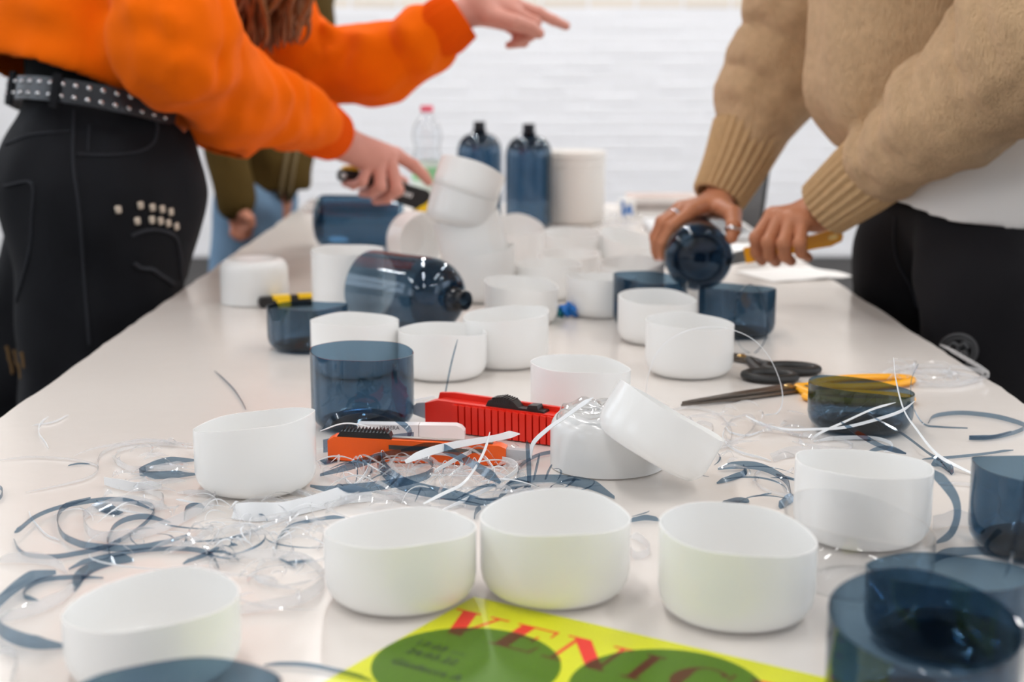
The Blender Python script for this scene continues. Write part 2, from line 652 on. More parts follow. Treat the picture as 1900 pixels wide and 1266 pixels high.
def cup_mesh(m, h, M, waves=(), seg=64, R=RC, t=0.0009):
    """h: height function of the cut edge at angle theta"""
    o, i = cup_profile(t)
    s = R / RC
    prof = [(r * s, z * s) for r, z in o] + [(R * 1.0, 0.0165 * 0.5, 0.5), (R, 0.0, 1.0), (R - t, 0.0, 1.0), (R - t, 0.0165 * 0.5, 0.5)] + [(r * s, z * s) for r, z in i[::-1]]
    m.lathe(prof, seg, M, topfn=h, close=False)


def heights(X, Y, L, R, B, F):
    hs = {}
    for k, (dx, dy), py in (('L', (-1, 0), L), ('R', (1, 0), R), ('B', (0, 1), B), ('F', (0, -1), F)):
        hs[k] = None if py is None else z_for(py, X + dx * RC, Y + dy * RC) - TZ
    known = [v for v in hs.values() if v is not None]
    mean = sum(known) / len(known)
    if hs['F'] is None and hs['L'] is not None and hs['R'] is not None and hs['B'] is not None: hs['F'] = hs['L'] + hs['R'] - hs['B']
    for k in hs:
        if hs[k] is None: hs[k] = mean
    return hs['L'], hs['R'], hs['B'], hs['F']


CUPS = {}


def cup(key, mat, name, cx, base=None, w=None, rim=(None,) * 4, label='', group=None, z0=0.0, wob=0.0006, dY=0.0):
    if base is not None:
        Y = at_z(cx, base, TZ + 0.003)[1] + 0.045
    else:
        Y = 0.1 * FPX / w * cos(radians(17)) + 0.02
    Y += dY
    X = x_for(cx, Y, TZ + 0.03)
    l, r, b, f = heights(X, Y, *rim)
    a0 = (l + r + b + f) / 4; a1 = (r - l) / 2; b1 = (b - f) / 2; a2 = ((r + l) - (b + f)) / 4
    a0 = max(0.03, a0)
    ph = random.uniform(0, 6.28)
    fn = lambda t: a0 - z0 + a1 * cos(t) + b1 * sin(t) + a2 * cos(2 * t) + wob * (sin(3 * t + ph) + 0.6 * sin(5 * t + 2 * ph))
    m = MB()
    M = np.eye(4); M[:3, 3] = (X, Y, TZ + 0.0004 + z0)
    cup_mesh(m, fn, M)
    o = m.top(name, MAT[mat], (X, Y, TZ + 0.0004 + z0), label, 'cup', group)
    if mat == 'blue_plastic': thick_base(o, M)
    CUPS[key] = (X, Y, a0)
    if 0: print('CUP %s X%.3f Y%.3f  h L%.3f R%.3f B%.3f F%.3f' % (key, X, Y, l, r, b, f))
    return o


def thick_base(parent, M):
    """the heavy moulded middle of a bottle bottom"""
    m = MB()
    m.lathe([(0.0004, 0.0085), (0.012, 0.0085), (0.022, 0.0056), (0.029, 0.0030), (0.035, 0.0022), (0.041, 0.0034), (0.0405, 0.0062), (0.034, 0.0050), (0.029, 0.0058), (0.022, 0.0086), (0.012, 0.0118), (0.0004, 0.0122)], 48, M, close=False)
    m.part('moulded_base', MAT['blue_thick'], parent)


WG, BG = 'white cut bottle bottoms on the table', 'blue cut bottle bottoms on the table'


def wcup(key, cx, base, w, rim, label, **k):
    return cup(key, 'white_plastic', 'white_cup', cx, base, w, rim, label, WG, **k)


def bcup(key, cx, base, w, rim, label, **k):
    return cup(key, 'blue_plastic', 'blue_cup', cx, base, w, rim, label, BG, **k)


wcup('W1', 743, 1147, None, (987, 979, 944, 1017), 'white cut cup left of the pair overlapping the yellow poster corner')
wcup('W2', 1030, 1134, None, (961, 961, 907, 996), 'white cut cup right of the pair overlapping the yellow poster corner')
wcup('W3', 1367, 1178, None, (976, 999, 932, 1035), 'white cut cup standing alone in front, right of the poster')
wcup('W4', 283, None, 334, (1132, 1108, 1056, 1172), 'largest white cup, cropped at the bottom left of the picture')
wcup('W5', 474, 927, None, (794, 766, 761, 800), 'white cup with slanted rim left of the tall blue cup')
wcup('W6', 1600, 1026, None, (854, 866, 834, 891), 'white cup with a curl of blue strip hanging inside it')
wcup('W7', 1077, None, 185, (673, 685, 658, 693), 'white cup behind the red cutter with pinkish sheen')
wcup('W8', 1279, 704, None, (594, 602, 580, 613), 'white cup with wavy rim beside the black scissor handles')
wcup('W9', 1219, 641, None, (550, 557, 535, 567), 'white cup between two blue cups, with a notched rim')
wcup('W10', 939, 686, None, (589, 577, 568, 598), 'white cup behind the wavy cup, left of centre table')
wcup('W11', 821, 708, None, (613, 618, 597, 624), 'white cup with strongly wavy rim right of the tall blue cup')
wcup('W12', 659, None, 161, (594, 596, 580, 606), 'white cup directly behind the tall blue cup')
wcup('W13', 967, 605, None, (521, 532, 512, 540), 'white cup beside the crumpled blue scrap')
wcup('W14', 1116, 590, None, (512, 514, 506, 522), 'white cup right of the crumpled blue scrap')
wcup('W15', 1172, None, 118, (488, 484, 474, 502), 'white cup whose rim shows left of the held bottle')
wcup('W16', 1018, None, 120, (489, 490, 478, 499), 'white cup in the middle of the far cluster')
wcup('W17', 1056, None, 112, (470, 470, 460, 482), 'white cup in the far cluster with a broad open rim')
wcup('W18', 956, None, 105, (430, 425, 397, 436), 'white cup with a high arched rim below the standing blue bottles')
wcup('W19', 1061, None, 101, (430, 434, 420, 442), 'white cup in front of the white tub')
wcup('W20', 1166, None, 101, (430, 452, 425, 458), 'white cup with a sloping rim beside the ringed hand')
wcup('W21', 646, None, 130, (462, 462, 454, 474), 'white cup partly behind the lying open bottle top')

bcup('B1', 673, None, 190, (649, 655, 632, 672), 'tall dark blue cup in front of the red cutter blade')
bcup('B2', 571, 655, None, (567, 566, 560, 577), 'blue cup in front of the black and yellow cutter on the left')
bcup('B3', 1597, 812, None, (710, 729, 699, 733), 'low blue cup in front of the yellow scissor handles')
bcup('B4', 1367, 629, None, (531, 536, 527, 542), 'blue cup with a thin loop of strip standing before it')
bcup('B5', 1206, 612, None, (510, 521, 504, 527), 'blue cup right below the held bottle')
bcup('B6', 1932, 1052, None, (862, 862, 846, 905), 'blue cup cropped at the right edge of the picture')
bcup('B7', 1710, None, 366, (1147, 1152, 1057, None), 'largest blue cup, front right corner, dark base showing inside')
bcup('B8', 1761, None, 318, (1059, 1062, 1028, None), 'blue cup just behind the largest blue cup on the right')
bcup('B9', 335, None, 385, (1275, 1275, 1224, None), 'blue cup of which only the top arc shows at the bottom left', dY=-0.02)
cup('C1', 'clear_plastic', 'clear_cup', 1593, 1122, None, (950, 990, 910, 1010), 'clear see-through cup in front of the white cup with the curl', None)


def free_cup(key, mat, name, center, axis, h, label, xdir=(1, 0, 0), wave=(0.002, 0.5), group=None, seg=64):
    """cup whose base centre is `center`, opening along axis"""
    ph = wave[1]
    fn = lambda t: h + wave[0] * sin(t + ph) + wave[0] * 0.6 * sin(2 * t + 2 * ph) + 0.0006 * sin(4 * t)
    m = MB()
    M = frame(axis, xdir, center)
    cup_mesh(m, fn, M, seg=seg)
    return m.top(name, MAT[mat], tuple(center), label, 'cup', group)


# the leaning tower of four nested cups; each entry: rim middle pixel, tilt, height
def tower():
    Yt = 2.10
    X = x_for(868, Yt, 0.78)
    free_cup('T1', 'white_plastic', 'white_cup', (x_for(893, Yt, TZ + .03), Yt, TZ + 0.0004), (0.0, 0, 1), 0.078, 'bottom cup of the leaning white stack, standing on the table', group=WG, wave=(0.004, 1.0))
    for k, (a, b, h, lab) in enumerate((
            ((892, 512), (863, 401), 0.090, 'second cup up in the leaning white stack'),
            ((848, 421), (865, 352), 0.062, 'third cup up in the leaning white stack, tilted right'),
            ((859, 366), (879, 309), 0.057, 'topmost cup of the leaning white stack, tilted right'))):
        A, B = at_y(*a, Yt), at_y(*b, Yt)
        ax = B - A
        ax[1] += (0.014, 0.008, 0.008)[k]
        free_cup('T', 'white_plastic', 'white_cup', A, ax, float(np.linalg.norm(B - A)) if k else h, lab, group=WG, wave=(0.003, k * 1.3))


tower()


def upside(cx, base, top_y, label, key, w=None, wave=(0.001, 0.2)):
    if base is not None: Y = at_z(cx, base, TZ)[1] + RC
    else: Y = 0.1 * FPX / w * cos(radians(17)) + 0.02
    X = x_for(cx, Y, TZ + 0.03)
    h = z_for(top_y, X, Y + 0.01) - TZ
    if 0: print('UP', key, X, Y, h)
    CUPS[key] = (X, Y, h)
    m = MB()
    M = frame((0, 0, -1), (1, 0, 0), (X, Y, TZ + h))
    fn = lambda t: h - 0.0006 - abs(wave[0] * sin(t + wave[1]))
    cup_mesh(m, fn, M)
    return m.top('white_cup', MAT['white_plastic'], (X, Y, TZ), label, 'cup', WG)


upside(472, 571, 477, 'upside-down white cup near the left table edge', 'U1')
upside(1127, 893, 757, 'upside-down white cup under a clear plastic scrap', 'U2')


def leaning():
    Y = at_z(1235, 945, TZ)[1]
    a = at_y(1263, 838, Y); b = at_y(1207, 925, Y)         # rim middle, base middle
    ax = a - b; ax[1] += 0.006
    lo = np.array(b) + np.array([0.0, 0.055, 0.0])
    h = float(np.linalg.norm(a - b))
    # rest the lowest edge on the table
    d = ax / np.linalg.norm(ax)
    low = lo[2] - RC * 0.97 * sqrt(max(0, 1 - d[2] ** 2))
    if 0: print('LEAN h', h, 'low', low - TZ)
    lo[2] += TZ + 0.002 - low
    free_cup('LN', 'white_plastic', 'white_cup', lo, ax, h, 'white cup tipped over and leaning to the right', xdir=(1, 0, 0), wave=(0.001, 0.3), group=WG)


leaning()


def side_cup():
    c = at_z(757, 446, TZ + 0.0505)
    free_cup('S', 'white_plastic', 'white_cup', c + np.array([-0.004, 0.025, 0]), (0.62, -0.76, 0.0), 0.05, 'white cup lying on its side in front of the bottle being cut', xdir=(0, 0, 1), wave=(0.006, 1.2), group=WG)


side_cup()

# ------------------------------------------------------------------ bottles


def bottle_prof(z_cut0=None, z_top=0.222, t=0.0009, neck=True):
    R = RC
    sh = []
    for k in range(1, 9):
        a = pi / 2 * k / 8
        sh.append((0.0155 + (R - 0.0155) * cos(a) ** 0.9, 0.152 + 0.044 * sin(a)))
    up = [(R, 0.152)] + sh
    return up


def bottle(label, M, cut=None, key='', closed_neck=False, cut_top=None):
    """M: local z along the bottle axis, origin at the base. cut: bottle cut off below this height"""
    loc = M[:3, 3]
    root = thing('blue_bottle', tuple(loc), label, 'bottle', 'blue plastic bottles')
    t = 0.0009
    o, i = cup_profile(t)
    up = bottle_prof()
    if cut_top:                                   # base part only
        m = MB(); cup_mesh(m, lambda th: cut_top + 0.003 * sin(th), M); m.part('body', MAT['blue_plastic'], root); thick_base(root, M)
        return root
    m = MB()
    if cut is None:
        prof = o + [(RC, 0.08)] + up + [(0.0135, 0.198)]
        inner = [(max(r - t, 0.0003) if z > 0.001 else r, z + (t if z < 0.02 else (-t if z > 0.16 else 0))) for r, z in prof]
        m.lathe(prof + inner[::-1], 56, M, close=False)
        thick_base(root, M)
    else:
        wav = lambda th: cut + 0.004 * sin(th + 0.8)
        prof = [(RC, 0.0, 1.0), (RC, 0.076, 0.5)] + [(r, z, 0.0) for r, z in up] + [(0.0135, 0.198, 0.0)]
        inner = [(r - t, z - (t if z > 0.16 else 0), k) for r, z, k in prof]
        m.lathe(prof + inner[::-1], 56, M, topfn=wav, close=True)
    m.part('body', MAT['blue_plastic'], root)
    m = MB()
    nk = [(0.0145, 0.196), (0.0165, 0.199), (0.0165, 0.2025), (0.0135, 0.204), (0.0128, 0.207), (0.0138, 0.2085), (0.0128, 0.210), (0.0138, 0.2125), (0.0128, 0.214), (0.0138, 0.2165), (0.0128, 0.218), (0.0128, 0.222)]
    m.lathe(nk + [(0.0105, 0.222), (0.0105, 0.196)], 40, M)
    m.part('threaded_neck', MAT['blue_neck'], root)
    sh = [(r - 0.0016, z - 0.0012) for r, z in bottle_prof()[2:]]
    m = MB(); m.lathe(sh + [(r - 0.0008, z - 0.0006) for r, z in sh[::-1]], 48, M, close=True); m.part('thick_shoulder', MAT['blue_thick'], root)
    return root


Yb = 3.19
bottle('standing blue bottle with black neck, the left of two', frame((0, 0, 1), (1, 0, 0), (x_for(890, Yb, 0.8), Yb, TZ + 0.0005)))
Yb = 3.06
bottle('standing blue bottle with black neck, next to the white tub', frame((0, 0, 1), (1, 0, 0), (x_for(981, Yb, 0.8), Yb, TZ + 0.0005)))
# lying open top of a bottle, neck toward the camera and right
c = at_z(688, 532, TZ + RC + 0.001)
ax = np.array([0.74, -0.67, 0.0]); ax /= np.linalg.norm(ax)
bottle('blue bottle top lying down, open neck pointing right', frame(ax, (0, 0, 1), c - ax * 0.045 + np.array([0, 0, 0.0])), cut=0.045)
# bottle lying under the left hand, round base at the left
c = at_y(588, 418, 2.74); c[2] = TZ + RC + 0.001
bottle('blue bottle lying under the hand with the black cutter', frame((1, -0.10, 0), (0, 0, 1), c), cut_top=0.165)
# bottle held by the person in the knit sweater, base toward the camera
HB = at_y(1299, 480, 2.06)
HBX = np.array([0.03, 0.999, 0.01]); HBX /= np.linalg.norm(HBX)
bottle('blue bottle held in a hand, its round base facing front', frame(HBX, (1, 0, 0), HB))


def water_bottle():
    Y = 3.3
    X = x_for(793, Y, 0.85)
    root = thing('water_bottle', (X, Y, TZ), 'clear water bottle with pink cap and green label', 'bottle')
    M = frame((0, 0, 1), (1, 0, 0), (X, Y, TZ + 0.0005))
    prof = [(0.0005, 0.008), (0.02, 0.004), (0.028, 0.0), (0.033, 0.004), (0.0345, 0.012)]
    for z in np.linspace(0.02, 0.13, 12): prof.append((0.0345 + 0.0008 * cos(z * 420), z))
    prof += [(0.0345, 0.14), (0.030, 0.150), (0.028, 0.156), (0.031, 0.165), (0.0345, 0.178), (0.034, 0.192), (0.030, 0.207), (0.022, 0.222), (0.014, 0.232), (0.0125, 0.236), (0.0125, 0.246)]
    inner = [(max(r - 0.0008, 0.0003), z + (0.0006 if z < 0.01 else 0)) for r, z in prof]
    m = MB(); m.lathe(prof + inner[::-1], 40, M, close=False); m.part('body', MAT['clear_plastic'], root)
    m = MB(); m.lathe([(0.0148, 0.239), (0.0148, 0.252), (0.0135, 0.254), (0.0002, 0.2542), (0.0002, 0.2475), (0.0132, 0.247), (0.0132, 0.239)], 36, M); m.part('cap', MAT['pink_cap'], root, label='pink screw cap')
    lb = MB(); lb.lathe([(0.0356, 0.055), (0.0356, 0.128), (0.0354, 0.128), (0.0354, 0.055)], 40, M)
    lbo = lb.part('label_wrap', MAT['label_white'], root, label='pale green wrap label')
    m = MB(); m.lathe([(0.0359, 0.085), (0.0359, 0.115), (0.0357, 0.115), (0.0357, 0.085)], 40, M); m.part('green_band', MAT['label_green'], lbo)


water_bottle()


def tub():
    Y = 3.15
    X = x_for(1066, Y, 0.8)
    root = thing('white_tub', (X, Y, TZ), 'large whitish plastic tub with a ridged rim, beside blue bottles', 'tub')
    M = frame((0, 0, 1), (1, 0, 0), (X, Y, TZ + 0.0005))
    R = 0.0665
    prof = [(0.0005, 0.003), (0.05, 0.003), (0.056, 0.0), (0.061, 0.003), (R, 0.012), (R, 0.128), (R + 0.002, 0.130), (R + 0.002, 0.134), (R, 0.136), (R, 0.141), (R + 0.0025, 0.143), (R + 0.0025, 0.150), (R, 0.152)]
    inner = [(max(r - 0.0018, 0.0003), z + (0.0014 if z < 0.01 else 0)) for r, z in prof]
    m = MB(); m.lathe(prof + inner[::-1], 56, M, close=False); m.part('body', MAT['tub_plastic'], root)
    m = MB(); m.lathe([(0.0002, 0.1535), (R + 0.001, 0.1535), (R + 0.002, 0.1525), (R + 0.002, 0.158), (R, 0.160), (0.0002, 0.160)], 56, M, close=False); m.part('lid', MAT['tub_plastic'], root)


tub()

# ------------------------------------------------------------------ tools
def local_frame(A, B, up=(0, 0, 1)):
    """x from A to B, y up-ish, z sideways; returns O, ex, ey, ez"""
    ex = np.array(B, float) - np.array(A, float); L = np.linalg.norm(ex); ex /= L
    up = np.array(up, float); ey = up - (up @ ex) * ex; ey /= np.linalg.norm(ey)
    ez = np.cross(ex, ey)
    return np.array(A, float), ex, ey, ez, L


def rounded(x0, y0, x1, y1, r, n=5):
    P = []
    for cx, cy, a0 in ((x1 - r, y1 - r, 0), (x0 + r, y1 - r, 90), (x0 + r, y0 + r, 180), (x1 - r, y0 + r, 270)):
        for k in range(n + 1):
            a = radians(a0 + 90 * k / n)
            P.append((cx + r * cos(a), cy + r * sin(a)))
    return P


def red_cutter():
    A = at_z(772, 789); B = at_z(1046, 826)
    O, ex, ey, ez, L = local_frame(A, B)
    if ez[1] > 0: ez = -ez                     # ez toward the camera
    root = thing('red_cutter', tuple(O), 'red snap-off cutter with ribbed grip and black slider', 'cutter')
    W = lambda u, v, w: O + ex * u + ey * v + ez * w
    m = MB(); m.prism([(0.016, 0.001), (L, 0.001), (L, 0.029), (0.03, 0.030), (0.016, 0.026)], W(0, 0, -0.009), ex, ey, ez, 0.018)
    m.part('body', MAT['red_plastic'], root, ang=30)
    m = MB(); m.prism([(0.022, 0.027), (L, 0.027), (L, 0.0335), (0.04, 0.0355), (0.024, 0.034)], W(0, 0, -0.010), ex, ey, ez, 0.0045)
    m.part('blade_rail', MAT['red_plastic'], root, ang=30)
    n = 15
    for k in range(n):
        u = 0.048 + k * (L - 0.052) / n
        m = MB(); m.prism([(u, 0.0015), (u + 0.0055, 0.0015), (u + 0.0052, 0.0275), (u - 0.0004, 0.0285)], W(0, 0, 0.0088), ex, ey, ez, 0.0030)
        m.part('grip_rib', MAT['red_plastic'], root, ang=30)
    m = MB(); m.prism([(0.0, 0.012), (0.018, 0.008), (0.018, 0.026), (0.004, 0.0235), (0.0, 0.020)], W(0, 0, -0.005), ex, ey, ez, 0.010)
    m.part('blade_holder', MAT['bright_steel'], root, ang=20)
    m = MB(); m.prism([(-0.006, 0.0175), (0.004, 0.013), (0.004, 0.0225)], W(0, 0, -0.0004), ex, ey, ez, 0.0008); m.part('blade', MAT['chrome'], root)
    u = 0.0935
    m = MB(); m.prism([(u - 0.014, 0.027), (u + 0.05, 0.027), (u + 0.048, 0.031), (u + 0.022, 0.0315), (u + 0.016, 0.037), (u + 0.002, 0.0395), (u - 0.010, 0.035)], W(0, 0, -0.006), ex, ey, ez, 0.012)
    sl = m.part('slider', MAT['black_plastic'], root, ang=25)
    for k in range(9):
        uu = u - 0.006 + k * 0.0025
        m = MB(); m.prism([(uu, 0.034), (uu + 0.0012, 0.034), (uu + 0.0012, 0.0402 - abs(k - 4) * 0.0005), (uu, 0.0402 - abs(k - 4) * 0.0005)], W(0, 0, -0.0062), ex, ey, ez, 0.0124)
        m.part('ridge', MAT['black_plastic'], sl, ang=25)
    m = MB(); m.prism([(u + 0.030, 0.030), (u + 0.043, 0.030), (u + 0.041, 0.0355), (u + 0.032, 0.035)], W(0, 0, -0.0055), ex, ey, ez, 0.011); m.part('lock_button', MAT['black_plastic'], root, ang=25)


def orange_cutter():
    A = at_z(612, 852); B = at_z(940, 862)
    O, ex, ey, ez, L = local_frame(A, B)
    if ez[1] > 0: ez = -ez
    root = thing('orange_cutter', tuple(O), 'orange cutter with black slider lying among the strips', 'cutter')
    W = lambda u, v, w: O + ex * u + ey * v + ez * w
    m = MB(); m.prism([(0.0, 0.001), (L - 0.012, 0.0005), (L, 0.002), (L, 0.016), (L - 0.006, 0.0185), (0.006, 0.0225), (0.0, 0.019)], W(0, 0, -0.007), ex, ey, ez, 0.014)
    m.part('body', MAT['orange_plastic'], root, ang=28)
    m = MB(); m.prism([(0.045, 0.0215), (L - 0.012, 0.0190), (L - 0.012, 0.0202), (0.045, 0.0228)], W(0, 0, -0.003), ex, ey, ez, 0.006)
    m.part('blade_rail', MAT['steel'], root)
    m = MB(); m.prism([(0.055, 0.0125), (L - 0.02, 0.0115), (L - 0.02, 0.0150), (0.055, 0.0165)], W(0, 0, 0.0068), ex, ey, ez, 0.0006)
    m.part('toothed_slot', MAT['blade_steel'], root)
    m = MB(); m.prism([(L - 0.002, 0.0035), (L + 0.010, 0.0045), (L + 0.022, 0.008), (L + 0.020, 0.0135), (L - 0.002, 0.0150)], W(0, 0, -0.004), ex, ey, ez, 0.008)
    m.part('blade_tip', MAT['bright_steel'], root, ang=20)
    m = MB(); m.prism([(0.006, 0.0195), (0.058, 0.0195), (0.055, 0.0265), (0.012, 0.0275)], W(0, 0, -0.006), ex, ey, ez, 0.012)
    sl = m.part('slider', MAT['black_plastic'], root)
    for k in range(13):
        u = 0.013 + k * 0.0032
        m = MB(); m.prism([(u, 0.025), (u + 0.0022, 0.025), (u + 0.0008, 0.0295)], W(0, 0, -0.0062), ex, ey, ez, 0.0124)
        m.part('ridge', MAT['black_plastic'], sl, smooth=False)


def white_case():
    A = at_z(664, 820); B = at_z(862, 823)
    O, ex, ey, ez, L = local_frame(A, B)
    if ez[1] > 0: ez = -ez
    root = thing('white_stick_case', tuple(O), 'slim white plastic case with small grey lettering', 'case')
    poly = [(0, 0.0)] + [(0.0, 0.0165)] + [(L - 0.008, 0.0165), (L - 0.003, 0.0145), (L, 0.011), (L, 0.004), (L - 0.003, 0.0)]
    W = lambda u, v, w: O + ex * u + ey * v + ez * w
    m = MB(); m.prism([(u, v + 0.0003) for u, v in poly if u < 0.06] + [(L * 0.57, 0.0168), (L * 0.57, 0.0003)], W(0, 0, -0.012), ex, ey, ez, 0.012); m.part('body', MAT['white_case'], root)
    m = MB(); m.prism([(L * 0.575, 0.0003), (L * 0.575, 0.0168)] + [(u, v + 0.0003) for u, v in poly if u > 0.06], W(0, 0, -0.012), ex, ey, ez, 0.012); m.part('cap', MAT['white_case'], root)
    M = np.eye(4); M[:3, 0], M[:3, 1], M[:3, 2], M[:3, 3] = ex, ey, ez, W(0.0205, 0.0122, 0.0001)
    text_part("HEDERA", 0.0050, M, MAT['grey_print'], root, 'lettering', 0.0001)


def yellow_black_cutter():
    A = at_z(480, 572); B = at_z(586, 566)
    O, ex, ey, ez, L = local_frame(A, B)
    if ez[1] > 0: ez = -ez
    root = thing('yellow_cutter', tuple(O), 'black and yellow cutter lying behind the left blue cup', 'cutter')
    W = lambda u, v, w: O + ex * u + ey * v + ez * w
    L2 = L + 0.03
    m = MB(); m.prism(rounded(0, 0.0005, L2, 0.016, 0.006), W(0, 0, -0.008), ex, ey, ez, 0.016); m.part('body', MAT['black_plastic'], root)
    for a, b in ((0.020, 0.045), (0.057, L2 - 0.002)):
        m = MB(); m.prism([(a, 0.012), (b, 0.012), (b, 0.0172), (a, 0.0172)], W(0, 0, -0.0084), ex, ey, ez, 0.0168); m.part('yellow_inlay', MAT['yellow_plastic'], root)
    m = MB(); m.prism([(0.028, 0.001), (0.045, 0.001), (0.045, 0.0125), (0.024, 0.0125)], W(0, 0, 0.0079), ex, ey, ez, 0.0006); m.part('yellow_inlay', MAT['yellow_plastic'], root)


def ring_tube(m, c, ex, ey, a, b, r, z, n=40, start=0.0, end=2 * pi, flat=0.75):
    pts = [np.array(c) + ex * a * cos(t) + ey * b * sin(t) + np.array([0, 0, z]) for t in np.linspace(start, end, n)]
    m.tube(pts, [r] * n, 10, flat=((0, 0, 1), flat), cap=abs(end - start - 2 * pi) > 0.01)


def scissors(name, label, tip, pivot, loops, hmat, pivot_mat, blade_w=0.011, tails=None):
    P = at_z(*pivot); T = at_z(*tip)
    root = thing(name, tuple(P), label, 'scissors')
    d = T - P; L = np.linalg.norm(d); d /= L
    nrm = np.array([-d[1], d[0], 0])
    if nrm[1] > 0: nrm = -nrm                       # toward the camera
    for k, s in enumerate((1, -1)):
        z = TZ + 0.002 + k * 0.0028
        O = np.array([P[0], P[1], z])
        bw = blade_w
        poly = [(-0.022, -s * 0.006), (-0.022, s * 0.004), (0.0, s * bw * 0.75), (L * 0.55, s * bw * 0.5), (L * 0.93, s * bw * 0.12), (L, -s * 0.0008), (L * 0.6, -s * 0.002), (0.0, -s * 0.005)]
        m = MB(); m.prism(poly, O, d, nrm, (0, 0, 1), 0.0024); m.part('blade', MAT['blade_steel'], root, ang=20)
    m = MB(); m.lathe([(0.0002, 0.0), (0.005, 0.0), (0.005, 0.0012), (0.003, 0.0024), (0.0002, 0.0026)], 20, frame((0, 0, 1), (1, 0, 0), (P[0], P[1], TZ + 0.0072)), close=False); m.part('screw', pivot_mat, root)
    for k, lp in enumerate(loops):
        c = at_z(lp[0], lp[1]); e = at_z(lp[2], lp[3]) - c
        a = np.linalg.norm(e); ex = e / a; ey = np.array([-ex[1], ex[0], 0])
        m = MB(); ring_tube(m, c, ex, ey, a, lp[4], lp[5], TZ * 0 + lp[5] * 0.78 + 0.0005 + lp[6])
        # arm from the loop to the pivot
        st = P - d * 0.012 + np.array([0, 0, 0.005])
        near = min([c + ex * a * cos(t) + ey * lp[4] * sin(t) for t in np.linspace(0, 2 * pi, 60)], key=lambda q: np.linalg.norm(q - st))
        m.tube([st, (st + near) / 2 + np.array([0, 0, 0.001]), near + np.array([0, 0, lp[5] * 0.8 + lp[6]])], [0.0055, 0.0062, lp[5]], 10, flat=((0, 0, 1), 0.8))
        m.part('handle', hmat, root)


red_cutter()
orange_cutter()
white_case()
yellow_black_cutter()
scissors('black_scissors', 'black-handled scissors with the blade hidden behind a white cup', (1262, 648), (1376, 672),
         [(1428, 706, 1473, 709, 0.020, 0.0062, 0.0), (1468, 692, 1515, 694, 0.019, 0.0062, 0.0)], MAT['black_rubber'], MAT['brass'])
scissors('yellow_scissors', 'long shears with yellow handles lying behind a blue cup', (1264, 758), (1463, 729),
         [(1600, 717, 1690, 712, 0.021, 0.0052, 0.0003), (1592, 746, 1690, 749, 0.019, 0.0052, 0.0)], MAT['amber_plastic'], MAT['brass'], blade_w=0.014)


def blue_crumple():
    c = at_z(1052, 590, TZ)
    rg = np.random.default_rng(5)
    root = thing('crumpled_scrap', tuple(c), 'small crumpled bright blue plastic scrap between white cups', 'scrap')
    for k, (dx, s, mt) in enumerate(((0.004, 0.012, 'blue_tape'), (-0.012, 0.009, 'teal_tape'))):
        bm = bmesh.new(); bmesh.ops.create_icosphere(bm, subdivisions=3, radius=1.0)
        m = MB()
        vs = []
        for v in bm.verts:
            q = np.array(v.co)
            f = 1 + 0.22 * sin(7 * q[0] + 3 * q[2] + k) + 0.18 * sin(9 * q[1] - 5 * q[0]) + 0.1 * sin(13 * q[2])
            vs.append(c + np.array([dx, 0, s * 0.8]) + q * np.array([1.15, 0.9, 0.72]) * s * f)
        lowest = min(v[2] for v in vs)
        vs = [v + np.array([0, 0, TZ + 0.0003 - lowest]) for v in vs]
        m.add(vs, [[v.index for v in f.verts] for f in bm.faces]); bm.free()
        m.part('wad', MAT[mt], root, smooth=False)


blue_crumple()


